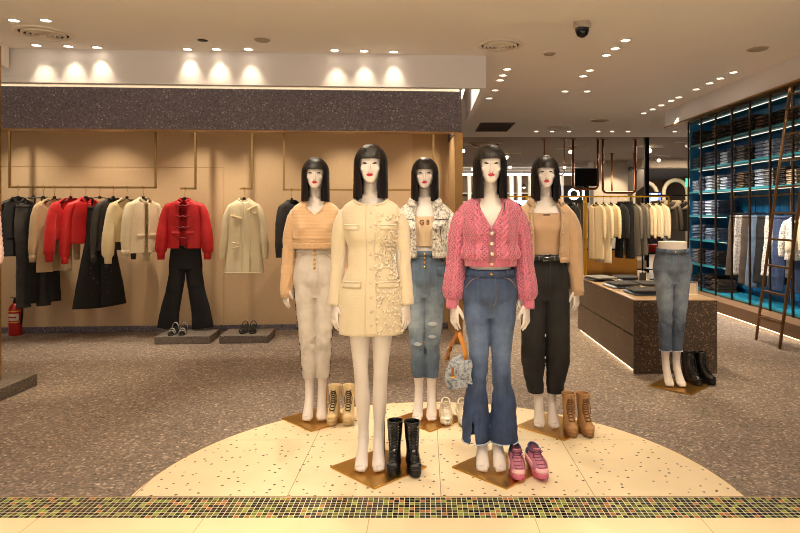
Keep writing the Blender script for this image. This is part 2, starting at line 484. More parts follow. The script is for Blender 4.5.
def legs_on(r, name, mat, rx, hem, zw, offs=None, slit=False, cuff=None, wr=.0055, seed=0, stitch=None, waistmat=None, side_mat=None, knees=None, ripmat=None, hipoff=.008, legx=None):
    """trousers: hip shell and two leg tubes; rx = table (z, rx, ry) ; legx = table (z, cx, cy)"""
    R = Tab(rx); X = Tab(legx or [(z, cx, cy) for z, cx, cy, _, _ in LEG]+[(.10,.044,.030)])
    mb = MB()
    dz = lambda z: max(0, (z-.94))
    off = lambda z, a: hipoff-.004*max(0, (.965-z)/.1)
    P, UV, c = shell(lambda a: .842, lambda a: zw+.012*math.cos(a)*-1, off, disp=lambda u, z, a: wr*.5*noise.noise(Vector((math.sin(a)*3, math.cos(a)*3, z*20+seed))), m=30)
    mb.grid(P, c, UV, True, True)
    for s in (-1, 1):
        rows = []; uv = []; N = 36; K = 70
        for k in range(K+1):
            z = hem+(.975-hem)*k/K; cx, cy = X(z); a, b = R(z)
            row = []; u = []
            for i in range(N):
                t = 2*PI*i/N
                d = wr*noise.noise(Vector((math.sin(t)*1.6+s*5, math.cos(t)*1.6, z*(26 if z < .62 else 13)+seed)))*(1.3 if z < .6 else .8)
                if legx is None and abs(z-.5) < .07: d *= 1.6
                x = s*cx+(a+d)*math.sin(t); y = cy-(b+d)*math.cos(t)
                if s*x < .004 and .3 < z < .84: x = s*.004+(x-s*.004)*.1
                zz = z+(.012*math.cos(t)*0 if k else 0)
                row.append((x, y, zz)); u.append((t*.08, z))
            rows.append(row); uv.append(u+[(2*PI*.08, z)])
        mb.grid(rows, True, uv, True, True)
    o = bpy.data.objects.new('raw', mb.mesh('raw')); COL.objects.link(o)
    m = o.modifiers.new('r', 'REMESH'); m.mode = 'VOXEL'; m.voxel_size = .0048
    m = o.modifiers.new('s', 'SMOOTH'); m.factor = .5; m.iterations = 7
    me = bpy.data.meshes.new_from_object(o.evaluated_get(bpy.context.evaluated_depsgraph_get())); bpy.data.objects.remove(o)
    if slit:   # a narrow slit up the front of one hem
        bm = bmesh.new(); bm.from_mesh(me); cx, cy = X(.2)
        kill = [f_ for f_ in bm.faces for c_ in (f_.calc_center_median(),) if c_.y < cy-.02 and c_.z < hem+.125 and abs(c_.x-(-cx-.022)) < .004+.012*(hem+.125-c_.z)/.125]
        kill += [f_ for f_ in bm.faces if f_.normal.z < -.9 and f_.calc_center_median().z < hem+.012]
        bmesh.ops.delete(bm, geom=list(set(kill)), context='FACES'); bm.to_mesh(me); bm.free()
    me.name = name; me.materials.clear(); me.materials.append(mat); me.shade_smooth()
    t = link(name, me, r); t.location.z = BZ
    return t, off
def jeans_details(t, off, zw, mat, stitch, metal, loops=True, nbut=1, wb=.036, belt=False):
    wbm = MB(); P = []
    for dzv in (0, wb*.5, wb):
        P.append([surf_pt(off, zw-wb-.002+dzv-.012*math.cos(2*PI*i/60), 2*PI*i/60, .004) for i in range(60)])
    wbm.grid(P, True); wbm.build('waistband', mat, t, solid=.004)
    fl = [surf_pt(off, z, .05, .006) for z in [zw-wb-.012-(zw-.03-.90-wb)*k/10 for k in range(11)]]
    fl = [Vector((p.x+.012, p.y, p.z)) for p in fl]; fl[-1].x -= .010; fl[-2].x -= .003
    cord('fly_seam', fl, .0015, stitch, t)
    for s in (-1, 1):
        pk = [surf_pt(off, zw-wb-.014-.062*k/8-.0*k, s*(.42+.62*(k/8)**.55), .0065) for k in range(9)]
        cord('pocket_seam', pk, .0022, stitch, t)
        sd = [surf_pt(off, zw-wb-.02-.19*k/8, s*1.50, .005) for k in range(9)]
        cord('side_seam', sd, .0015, stitch, t)
    if loops:
        for a in (-1.25, -.55, .55, 1.25, 2.4, -2.4):
            p = surf_pt(off, zw-wb*.5-.012*math.cos(a), a, .012); q = Vector((math.sin(a), -math.cos(a), 0))
            mb = MB(); mb.box(p, (.010, .005, wb+.008), a)
            mb.build('belt_loop', mat, t, smooth=False, bevel=.001)
    for k in range(nbut):
        p = surf_pt(off, zw-.012-wb*.5-k*.030, .0, .009)
        button(p, .0085, metal, t)

def collar(r, mat, pts, h, name='collar', out=.02):
    mb = MB(); lo = [Vector(p) for p in pts]
    top = [p+Vector((p.x*.06, (p.y)*.05, h)) for p in lo]
    fall = [p+Vector((p.x*.30, p.y*.35-.004, h*.0-.012)) for p in lo]
    mb.grid([lo, top, fall]); o = mb.build(name, mat, r, solid=.004); return o

# colours
M_PEARL = plain('pearl_button', lin(225,205,180), .2, coat=.5)
M_GOLD = plain('gold_button', lin(215,165,80), .25, 1.0)
M_SILVER = plain('silver_metal', lin(200,200,205), .22, 1.0)
M_BLACKM = plain('black_metal', lin(22,21,21), .4, .6)
M_CREAM = knit('cream_knit', lin(222,206,176), 0, 55, .10, var=.08, dist=.003)
M_CREAM2 = plain('cream_appliqued_knit', lin(222,206,176), .9, var=.06, bump=.6, bs=160, sheen=.3)
M_APPL = plain('cream_petal', lin(232,218,192), .85, sheen=.3)
M_PINK = knit('pink_cable_knit', lin(214,118,142), 48, 48, .9, holes=.8, var=.14, dist=.006)
M_PINKRIB = knit('pink_rib_knit', lin(212,116,140), 70, 0, .8, var=.12)
M_BEIGEKNIT = knit('apricot_knit', lin(218,180,138), 0, 42, .3, var=.1)
M_BEIGERIB = knit('apricot_rib', lin(218,180,138), 70, 0, .5, var=.1)
M_TAUPE = plain('tan_suede', lin(196,162,126), .9, var=.10, vs=18, bump=.25, bs=300, sheen=.35)
M_TANTOP = plain('tan_ribbed_top', lin(192,158,124), .8, var=.05)
M_SANDTOP = knit('sand_ribbed_top', lin(214,188,154), 60, 0, .25, var=.05)
M_JBLUE = denim('blue_denim', lin(42,66,112), lin(128,150,186), lin(22,34,62), fade_amt=.9, centre=(0,0,.72))
M_JLIGHT = denim('washed_blue_denim', lin(86,112,140), lin(172,188,200), lin(46,66,92), fade_amt=1.0, centre=(0,0,.70))
M_JGREY = denim('grey_blue_denim', lin(86,106,132), lin(166,180,194), lin(46,60,80), fade_amt=1.0, centre=(0,0,.78))
M_JBLACK = denim('black_denim', lin(23,22,24), lin(62,60,60), lin(11,11,12), fade_amt=.3, centre=(0,0,.75))
M_JWHITE = denim('off_white_denim', lin(220,212,204), lin(236,230,224), lin(186,176,164), fade_amt=.3)
M_ACID = denim('acid_bleached_denim', lin(132,138,146), lin(236,230,218), lin(44,50,62), fade_amt=0, acid=1.0, scale=14)
M_STITCH = plain('tan_stitching', lin(134,112,88), .8)
M_STITCHB = plain('charcoal_stitching', lin(58,56,56), .8)
M_STITCHW = plain('off_white_stitching', lin(196,178,150), .8)
M_RAW = plain('frayed_threads', lin(190,200,210), .95, bump=.5)
n = NT('leopard_print'); vo = n.n('TexVoronoi', Vector=n.map(), Scale=60)
n.P(Base_Color=n.ramp(vo.outputs['Distance'], [(0, lin(150,104,60)), (.28, lin(150,104,60)), (.32, lin(30,22,18)), (.55, lin(30,22,18)), (.6, lin(206,176,136))], 'CONSTANT'), Roughness=.85); M_LEO = n.m

# ---- five figures
FRONT_Y, BACK_Y = 3.50, 4.33
# 1 cream coat
r = mannequin('black-bobbed mannequin in cream buttoned coat with bare legs, front row beside black boots', (-.310, FRONT_Y, 0), .02, (.045, -.02))
fl = lambda z: Tab([(.74,.0),(.95,.010),(1.15,.0),(1.53,0)])(z)[0]
zb = .752
def coat_off(z, a): return .020+.006*max(0, (1.15-z)/.4)
COATT = Tab([(.74,.166,.090,.100),(.86,.168,.090,.100),(.96,.170,.090,.102),(1.05,.146,.084,.088),(1.15,.111,.074,.072),(1.22,.110,.074,.070),(1.30,.126,.086,.076)])
def coat_pt(z, th, ex=0.0):
    if z > 1.30: return torso_pt(z, th % (2*PI), .020+ex)
    a, bf, bb = COATT(z); s, c = math.sin(th), math.cos(th); k = min(1, max(0, (z-1.24)/.06)); o = .014+.006*k+ex
    if c > 0: b = bf
    else: b = bb
    return Vector((sgp(s, 2/2.35)*(a+o), -sgp(c, 2/2.35)*(b+o)-bust(z, th), z))
def coat_shell(a0, a1, n):
    P = []; UV = []
    for j in range(61):
        z0 = zb+.012*0; row = []; u = []
        for i in range(n+1):
            th = a0+(a1-a0)*i/n; a = (th+PI) % (2*PI)-PI
            zt = 1.522-.035*max(0, math.cos(a))**3
            z = z0+(zt-z0)*j/60
            p = coat_pt(z, th); q = Vector((p.x, p.y, 0)).normalized()
            p += q*(.0028*math.sin(th*9)*max(0, (1.0-z)/.25)+.0022*noise.noise(Vector((math.sin(th)*3, math.cos(th)*3, z*13))))
            row.append(p); u.append((th*.16, z))
        P.append(row); UV.append(u+[u[-1]])
    return P, UV
coat = thing('coat', None, None); coat.parent = r; coat.location.z = BZ
P, UV = coat_shell(.06, PI, 48); MB().grid(P, False, UV).build('front_panel', M_CREAM2, coat, solid=.005)['label'] = 'petal-covered half of the coat'
P, UV = coat_shell(PI, 2*PI+.06, 50); MB().grid(P, False, UV).build('front_panel', M_CREAM, coat, solid=.005)['label'] = 'ribbed half of the coat'
zz = [zb+.002+(1.488-zb)*k/40 for k in range(41)]
mb = MB(); mb.grid([[coat_pt(z, t, .004+.002*(abs(t-.03) < .06)) for t in (-.10,-.06,.03,.12,.16)] for z in zz]); mb.build('button_placket', M_CREAM, coat, solid=.004)
for k in range(9):
    z = 1.44-.078*k; button(coat_pt(z, .03, .010), .0085, M_PEARL, coat)
for s in (-1, 1):
    mb = MB(); sleeve(mb, s, [(1.442,.050),(1.39,.053),(1.30,.047),(1.18,.040),(1.0,.038),(.92,.039)], .915, disp=wrinkle(s, .005, 18), out=.006)
    mb.build('sleeve', M_CREAM if s < 0 else M_CREAM2, coat)
    for nm, z0, w, hgt in (('chest_flap', 1.372, .085, .028), ('pocket_flap', 1.055, .105, .034)):
        rows = []
        for j in range(5):
            rows.append([coat_pt(z0-hgt*j/4, s*(.62+.0)+(-.5+i/12)*w/.13, .006+.003*math.sin(PI*j/4)) for i in range(13)])
        MB().grid(rows).build(nm, M_CREAM, coat, solid=.004)
        cord('flap_trim', [coat_pt(z0, s*.62+(-.5+i/12)*w/.13, .012) for i in range(13)], .004, M_APPL, coat)
cord('neckline_trim', [coat_pt(1.517-.035*max(0, math.cos(t))**3, t, .004) for t in [.06+(2*PI)*k/48 for k in range(48)]], .006, M_CREAM, coat)
mb = MB(); rr = random.Random(3)
def curl(c0, th, R0):
    nx = Vector((math.sin(th), -math.cos(th), 0)); tx = Vector((math.cos(th), math.sin(th), 0)); a0 = rr.uniform(0, 6.28)
    mb.tube([c0+tx*(R0*math.cos(a0+q*.7))+Vector((0,0,1))*(R0*math.sin(a0+q*.7))+nx*(.002+.0003*q) for q in range(7)], [.0025,.0042,.0054,.0056,.0054,.0042,.0025], 6)
for iz in range(30):
    for ith in range(8):
        z = .775+.0232*iz+rr.uniform(-.006,.006); th = .20+.20*ith+.1*(iz % 2)+rr.uniform(-.05,.05)
        if z > 1.44 or (1.335 < z < 1.385 and .3 < th < .95) or (1.01 < z < 1.07 and .25 < th < 1) or rr.random() < .12: continue
        curl(coat_pt(z, th, .004), th, rr.uniform(.006, .0105))
o = mb.build('petal_applique', M_APPL, coat)

# 2 pink cardigan
r2 = mannequin('black-bobbed mannequin in pink cable-knit cardigan and flared blue jeans, front row', (.372, FRONT_Y, 0), -.02, (.055, -.02))
card = thing('cardigan', None, None); card.parent = r2; card.location.z = BZ
def c_off(z, a): return .020+.030*math.exp(-((z-1.205)/.045)**2)-.016*max(0, (1.175-z)/.03)
def cables(u, z, a):
    d = 0.0
    for uc in (-.062, .062, -.20, .20):
        x = (a*.155-uc)
        if abs(x) < .030 and z > 1.18:
            for ph in (0, PI):
                xc = .012*math.sin(z*2*PI/.075+ph); d = max(d, .012*math.exp(-((x-xc)/.0085)**2)*(1 if math.cos(z*2*PI/.075+ph) > 0 else .75))
    return d+.003*noise.noise(Vector((math.sin(a)*3, math.cos(a)*3, z*12)))
V2 = lambda a: 1.519-.175*max(0, 1-abs(a)/.62)**1.15
P, UV, c = shell(lambda a: 1.178, V2, c_off, .0, 2*PI, n=190, m=90, disp=cables)
MB().grid(P, c, UV).build('torso', M_PINK, card, solid=.006)
P, UV, c = shell(lambda a: 1.138, lambda a: 1.182, lambda z, a: .036-.014*abs(z-1.16)/.02*0-.008*(1.182-z)/.044, n=110, m=5, disp=lambda u, z, a: .0022*math.sin(a*70))
MB().grid(P, c, UV).build('hem_rib', M_PINKRIB, card, solid=.006)
edge = [torso_pt(V2(a), a % (2*PI), c_off(V2(a), a)-.002) for a in [.02+(2*PI-.04)*k/90 for k in range(91)] for a in [(a+PI)%(2*PI)-PI]]
mb = MB(); mb.grid([[Vector(p)+Vector((0,-.003,-.010)) for p in edge], [Vector(p)+Vector((p.x*-.03,-.004,.0)) for p in edge], [Vector(p)+Vector((p.x*-.10,.006,.010)) for p in edge]])
mb.build('neck_rib', M_PINKRIB, card, solid=.007)
mb = MB(); mb.grid([[torso_pt(z, t % (2*PI), c_off(z, t)+.007) for t in (-.085,-.05,0,.05,.085)] for z in [1.142+(1.345-1.142)*k/24 for k in range(25)]])
mb.build('button_placket', M_PINKRIB, card, solid=.006)
for z in (1.325, 1.268, 1.212, 1.156): button(torso_pt(z, .0, c_off(z, 0)+.013), .011, M_PEARL, card, t=.006)
def slc(u, z, a):
    d = 0
    for ac in (PI*1.5, PI*.5, PI*1.0, 0):
        x = ((a-ac+PI) % (2*PI)-PI)*.06
        if abs(x) < .03:
            for ph in (0, PI): d = max(d, .010*math.exp(-((x-.011*math.sin(z*2*PI/.075+ph))/.008)**2))
    return d+.003*noise.noise(Vector((math.sin(a)*2, math.cos(a)*2, z*14)))
for s in (-1, 1):
    mb = MB(); sleeve(mb, s, [(1.442,.046),(1.39,.052),(1.30,.049),(1.18,.048),(1.08,.054),(1.0,.058),(.965,.050),(.945,.036)], .945, n=110, seg=60, disp=slc, out=.010)
    sv = mb.build('sleeve', M_PINK, card)
    mb = MB(); mb.tube([(s*.212,-.008,.958),(s*.215,-.012,.93),(s*.216,-.016,.902),(s*.216,-.018,.893)], [.037,.036,.035,.033], 40)
    mb.build('cuff', M_PINKRIB, sv)
    cord('shoulder_seam', [torso_pt(1.519-.07*k/8, s*(1.35+.1*k/8) % (2*PI), .036) for k in range(9)], .004, M_PINKRIB, card)
FLARE = [(.98,.073,.084),(.90,.077,.086),(.80,.071,.076),(.68,.060,.064),(.56,.052,.055),(.48,.053,.057),(.36,.069,.072),(.24,.077,.080),(.13,.081,.086)]
FX = [(.13,.079,.012),(.24,.079,.016),(.36,.080,.016),(.48,.068,.010),(.56,.063,.006),(.68,.064,.0),(.80,.070,.002),(.90,.074,.008),(.98,.075,.012)]
t, off = legs_on(r2, 'jeans', M_JBLUE, FLARE, .135, 1.128, slit=True, seed=3, legx=FX, hipoff=.010)
jeans_details(t, off, 1.128, M_JBLUE, M_STITCH, M_GOLD)
X = Tab(FX); RR = Tab(FLARE)
for s in (-1, 1):
    cx, cy = X(.138); a, b = RR(.138)
    pts = [(s*cx+(a+.002)*math.sin(t_), cy-(b+.002)*math.cos(t_), .137) for t_ in [(.45 if s > 0 else -.45)+.14+(2*PI-.28)*k/40 for k in range(41)]]
    cord('frayed_hem', pts, .004, M_RAW, t)

# 3 apricot sweater
r3 = mannequin('black-bobbed mannequin in apricot v-neck sweater and off-white trousers, back row beside pale boots', (-.775, BACK_Y, 0), .10, (.02, -.03), half=.255)
sw = thing('sweater', None, None); sw.parent = r3; sw.location.z = BZ
def s_off(z, a): return .018+.018*math.exp(-((z-1.25)/.06)**2)
V3 = lambda a: 1.519-.10*max(0, 1-abs(a)/.60)
P, UV, c = shell(lambda a: 1.225, V3, s_off, n=90, m=50, disp=wrinkle(2, .009, 9))
MB().grid(P, c, UV).build('torso', M_BEIGEKNIT, sw, solid=.006)
P, UV, c = shell(lambda a: 1.188, lambda a: 1.23, lambda z, a: .040-.006*(1.23-z)/.04, n=90, m=4)
MB().grid(P, c, UV).build('hem_rib', M_BEIGERIB, sw, solid=.006)
cord('yoke_seam', [torso_pt(1.262, a, s_off(1.262, a)+.003) for a in [-1.4+2.8*k/30 for k in range(31)]], .0045, M_BEIGERIB, sw)
edge = [torso_pt(V3(a), a % (2*PI), s_off(V3(a), a)) for a in [-PI+2*PI*k/80 for k in range(81)]]
mb = MB(); mb.tube(edge[:-1], .0075, 8, closed=True); mb.build('neck_rib', M_BEIGERIB, sw)
for s in (-1, 1):
    mb = MB(); sleeve(mb, s, [(1.442,.048),(1.39,.052),(1.30,.050),(1.18,.046),(1.0,.044),(.92,.041),(.885,.039)], .885, disp=wrinkle(3+s, .009, 13), out=.0)
    sv = mb.build('sleeve', M_BEIGEKNIT, sw)
    mb = MB(); mb.tube([(s*.200,-.012,.905),(s*.203,-.018,.88),(s*.204,-.022,.845)], [.043,.041,.038], 28); mb.build('cuff', M_BEIGERIB, sv)
SLIM = [(.98,.073,.084),(.90,.076,.085),(.80,.071,.075),(.68,.064,.066),(.58,.056,.056),(.50,.052,.054),(.38,.052,.058),(.28,.046,.052)]
t, off = legs_on(r3, 'trousers', M_JWHITE, SLIM, .265, 1.205, seed=9)
jeans_details(t, off, 1.205, M_JWHITE, M_STITCHW, M_GOLD, nbut=5)
for s in (-1, 1):   # leopard panel on the outer back of each leg
    rows = []; X_ = Tab([(z, cx, cy) for z, cx, cy, _, _ in LEG]); R_ = Tab(SLIM)
    for k in range(40):
        z = .268+(.93-.268)*k/39; cx, cy = X_(z); a, b = R_(z)
        rows.append([(s*(cx+(a+.005)*math.sin(q)), cy-(b+.005)*math.cos(q), z) for q in [1.38+1.6*i/10 for i in range(11)]])
    MB().grid(rows).build('side_panel', M_LEO, t, solid=.003)['label'] = 'leopard-print panel'

# 4 bleached denim jacket
r4 = mannequin('black-bobbed mannequin in bleached denim jacket and ripped blue jeans, middle of back row', (.0, BACK_Y, 0), -.04, (.035, -.03), half=.255)
top = thing('crop_top', None, None); top.parent = r4; top.location.z = BZ
P, UV, c = shell(lambda a: 1.205, lambda a: 1.425-.012*math.cos(a), lambda z, a: .007, n=60, m=24)
MB().grid(P, c, UV).build('torso', M_SANDTOP, top, solid=.004)
for s in (-1, 1): band('strap', [torso_pt(1.42+.09*k/8, s*(.55+.45*k/8), .007) for k in range(9)], .02, M_SANDTOP, top)
text('print', 'G S', plain('brown_print', lin(128,74,32), .7), top, .048, torso_pt(1.372, 0, .016), depth=.001, bold=.001)
def open_jacket(parent, mat, hem, off, gap, seed, nm='jacket', slv=None, rib=None, button_mat=None, stitch=None, flap=True, out=.01):
    j = thing(nm, None, None); j.parent = parent; j.location.z = BZ
    g = lambda z: gap
    P, UV, c = shell(lambda a: hem, lambda a: 1.521-.03*max(0, math.cos(a))**3, off, gap, 2*PI-gap, n=90, m=50, disp=wrinkle(seed, .005, 10))
    MB().grid(P, c, UV).build('torso', mat, j, solid=.006)
    for s in (-1, 1):
        mb = MB(); sleeve(mb, s, slv, slv[-1][0], disp=wrinkle(seed+s*2, .007, 12), out=out); sv = mb.build('sleeve', mat, j)
        zc = slv[-1][0]; A = .205 if zc < .93 else .2
        mb = MB(); x = s*(.199+out); mb.tube([(x,-.006,zc+.035),(x,-.010,zc+.02),(x+s*.003,-.014,zc-.022)], [slv[-1][1]+.001, slv[-1][1]+.003, slv[-1][1]+.001], 28); mb.build('cuff', mat, sv)
        # placket strip, pocket flap, collar half
        zs = [hem+.004+(1.465-hem)*k/30 for k in range(31)]
        MB().grid([[torso_pt(z, (s*(gap+q)) % (2*PI), off(z, s*gap)+.005) for q in (.0,.06,.13)] for z in zs]).build('front_placket', mat, j, solid=.005)
        if button_mat:
            for k in range(5):
                z = hem+.035+k*.068; p = torso_pt(z, (s*(gap+.065)) % (2*PI), off(z, s*gap)+.011); button(p, .009, button_mat, j, nrm=(s*.35,-1,0))
        if flap:
            rows = []
            for q in range(6):
                rows.append([torso_pt(1.372-.038*q/5*(1-.35*abs(i-5)/5*-1 if 0 else 1)-(.010*(1-abs(i-5)/5) if q == 5 else 0), (s*(gap+.28)+(-.5+i/10)*.62) % (2*PI), off(1.36, 0)+.006) for i in range(11)])
            MB().grid(rows).build('pocket_flap', mat, j, solid=.005)
            button(torso_pt(1.346, (s*(gap+.28)) % (2*PI), off(1.36, 0)+.013), .008, button_mat or mat, j)
        if stitch:
            cord('seam', [torso_pt(hem+.05+(1.33-hem-.05)*k/10, (s*(gap+.52-.22*k/10)) % (2*PI), off(1.2, 0)+.004) for k in range(11)], .003, stitch, j)
            cord('seam', [torso_pt(1.395, (s*(gap+.1+.8*k/10)) % (2*PI), off(1.395, 0)+.004) for k in range(11)], .003, stitch, j)
    cp = [torso_pt(1.516-.03*max(0, math.cos(a))**3, a, off(1.5, 0)-.006) for a in [gap+.05+(2*PI-2*gap-.1)*k/40 for k in range(41)]]
    collar(j, mat, cp, .030)
    wz = [hem-.03, hem, hem+.008]
    P = [[torso_pt(z, a, off(hem, 0)+.005) for a in [gap+(2*PI-2*gap)*k/60 for k in range(61)]] for z in wz]
    MB().grid(P).build('waistband', mat, j, solid=.006)
    return j
open_jacket(r4, M_ACID, 1.155, lambda z, a: .030+.012*math.exp(-((z-1.22)/.06)**2), .30, 4, slv=[(1.442,.054),(1.39,.064),(1.30,.066),(1.18,.062),(1.05,.058),(.95,.050)], button_mat=M_SILVER, stitch=M_STITCHB, out=.014)
t, off = legs_on(r4, 'jeans', M_JLIGHT, SLIM, .27, 1.185, seed=15)
jeans_details(t, off, 1.185, M_JLIGHT, M_STITCH, M_GOLD, nbut=4)
MB().grid([[surf_pt(off, 1.06-.055*j/4, .75+(-.5+i/8)*.5, .008) for i in range(9)] for j in range(5)]).build('coin_pocket', M_JLIGHT, t, solid=.003)
X_ = Tab([(z, cx, cy) for z, cx, cy, _, _ in LEG]); R_ = Tab(SLIM)
for s, zc, hw, hh in ((1, .665, .55, .016), (1, .575, .5, .012), (-1, .52, .55, .014)):   # rips with pale threads
    rows = []
    for j in range(7):
        q0 = (j/6-.5)*2; rows.append([])
        for i in range(13):
            a = (i/12-.5)*2*hw-.1*s; z = zc+hh*q0*max(.05, 1-(abs(i-6)/6)**2); cx, cy = X_(z); ra, rb = R_(z)
            rows[-1].append((s*cx+(ra+.006)*math.sin(a), cy-(rb+.006)*math.cos(a), z))
    MB().grid(rows).build('knee_rip', M_RAW, t, solid=.002)

# 5 tan jacket
r5 = mannequin('black-bobbed mannequin in tan cropped jacket and belted black jeans, back row beside tan boots', (.825, BACK_Y-.14, 0), -.10, (.065, -.03), half=.265)
top = thing('tank_top', None, None); top.parent = r5; top.location.z = BZ
P, UV, c = shell(lambda a: 1.14, lambda a: 1.455-.020*math.cos(a), lambda z, a: .008, n=60, m=30)
MB().grid(P, c, UV).build('torso', M_TANTOP, top, solid=.004)
for s in (-1, 1): band('strap', [torso_pt(1.45+.06*k/8, s*(.75+.30*k/8), .008) for k in range(9)], .022, M_TANTOP, top)
MB().box(torso_pt(1.425, 0, .014), (.045,.003,.006)).build('neck_label', M_BLACKM, top, smooth=False)
open_jacket(r5, M_TAUPE, 1.135, lambda z, a: .030+.010*math.exp(-((z-1.2)/.07)**2), .50, 8, slv=[(1.442,.052),(1.39,.062),(1.30,.063),(1.18,.058),(1.05,.052),(.95,.044),(.90,.041)], button_mat=M_TAUPE, flap=False, out=.010)
WIDE = [(.98,.075,.086),(.90,.080,.091),(.80,.082,.086),(.68,.082,.083),(.56,.081,.082),(.44,.082,.082),(.32,.068,.072),(.20,.056,.062)]
WX = [(.20,.064,.026),(.32,.076,.024),(.44,.084,.014),(.56,.084,.006),(.68,.082,.0),(.80,.080,.002),(.90,.077,.008),(.98,.075,.012)]
t, off = legs_on(r5, 'jeans', M_JBLACK, WIDE, .205, 1.17, seed=21, legx=WX, hipoff=.012)
jeans_details(t, off, 1.17, M_JBLACK, M_STITCHB, M_GOLD)
belt = MB().grid([[surf_pt(off, 1.17-.004-w-.012*math.cos(a), a, .018) for a in [2*PI*i/70 for i in range(70)]] for w in (.036,.018,0)], True).build('belt', plain('black_belt_leather', lin(26,22,20), .4), t, solid=.004)
p = surf_pt(off, 1.14, 0, .024)
mb = MB(); fr = [(p.x+.026*math.cos(a), p.y-.002, p.z+.001+.024*math.sin(a)) for a in [PI/4+PI/2*k for k in range(4)]]
mb.tube([Vector(p)+Vector((x,-.004,z)) for x, z in ((-.026,-.022),(.026,-.022),(.026,.022),(-.026,.022))], .004, 8, closed=True); mb.tube([Vector(p)+Vector((-.02,-.006,0)), Vector(p)+Vector((.026,-.006,0))], .003, 6)
mb.build('buckle', M_SILVER, belt)
mb = MB()
for k in range(26):
    a = .28+(2*PI-.56)*k/25
    for dz in (-.009, .009):
        c0 = surf_pt(off, 1.148+dz-.012*math.cos(a), a, .0215); q = Vector((math.sin(a), -math.cos(a), 0)); e1 = Vector((math.cos(a), math.sin(a), 0)); e2 = Vector((0,0,1))
        mb.tube([c0+e1*(.005*math.cos(w))+e2*(.005*math.sin(w)) for w in [2*PI*i/8 for i in range(8)]], .0014, 5, closed=True)
mb.build('grommet_row', M_SILVER, belt)

# half mannequin by the counter
def half_mannequin():
    r = thing('trouser_form', 'headless leg mannequin in grey-blue slim jeans standing before the speckled counter', 'mannequin', (2.085, 5.16, 0))
    r.rotation_euler = (0, 0, -.08)
    me = make_body_mesh(True); me.materials.append(M_SKIN)
    b = link('body', me, r); b.location.z = BZ
    t, off = legs_on(r, 'jeans', M_JGREY, SLIM, .27, 1.145, seed=31)
    jeans_details(t, off, 1.145, M_JGREY, M_STITCH, M_GOLD)
    X_ = Tab([(z, cx, cy) for z, cx, cy, _, _ in LEG]); R_ = Tab(SLIM)
    for s in (-1, 1):
        cx, cy = X_(.272); a, b = R_(.272)
        cord('frayed_hem', [(s*cx+(a+.002)*math.sin(q), cy-(b+.002)*math.cos(q), .272) for q in [2*PI*k/30 for k in range(31)]], .004, M_RAW, t)
    MB().box((.04,-.04,.005), (.36,.36,.010), PI/4+.08).build('base_plate', M_PLATE, r, smooth=False, bevel=.002)
half_mannequin()

# a sixth figure standing on the plinth at the left edge, only its cuff in view
r6 = mannequin('mannequin in pale pink cardigan, only its cuff showing at the left edge', (-3.512, 4.70, .0965), .0, (.0, .0), half=.19, plate_rz=0)
M_PALE = plain('pale_pink_fluff', lin(232,196,186), .95, bump=.8, bs=90, sheen=.4); M_PALER = plain('pale_pink_rib', lin(228,190,180), .9, bump=.4, bs=120)
pm_ = {'torso': M_PALE, 'sleeve': M_PALE, 'cuff': M_PALER, 'hem_rib': M_PALER, 'neck_rib': M_PALER, 'button_placket': M_PALER, 'shoulder_seam': M_PALER, 'jeans': M_JLIGHT, 'waistband': M_JLIGHT, 'belt_loop': M_JLIGHT}
for ch in kids(r2):
    if ch.name.split('.')[0] in ('cardigan', 'jeans'): dup(ch, r6, mats=pm_)
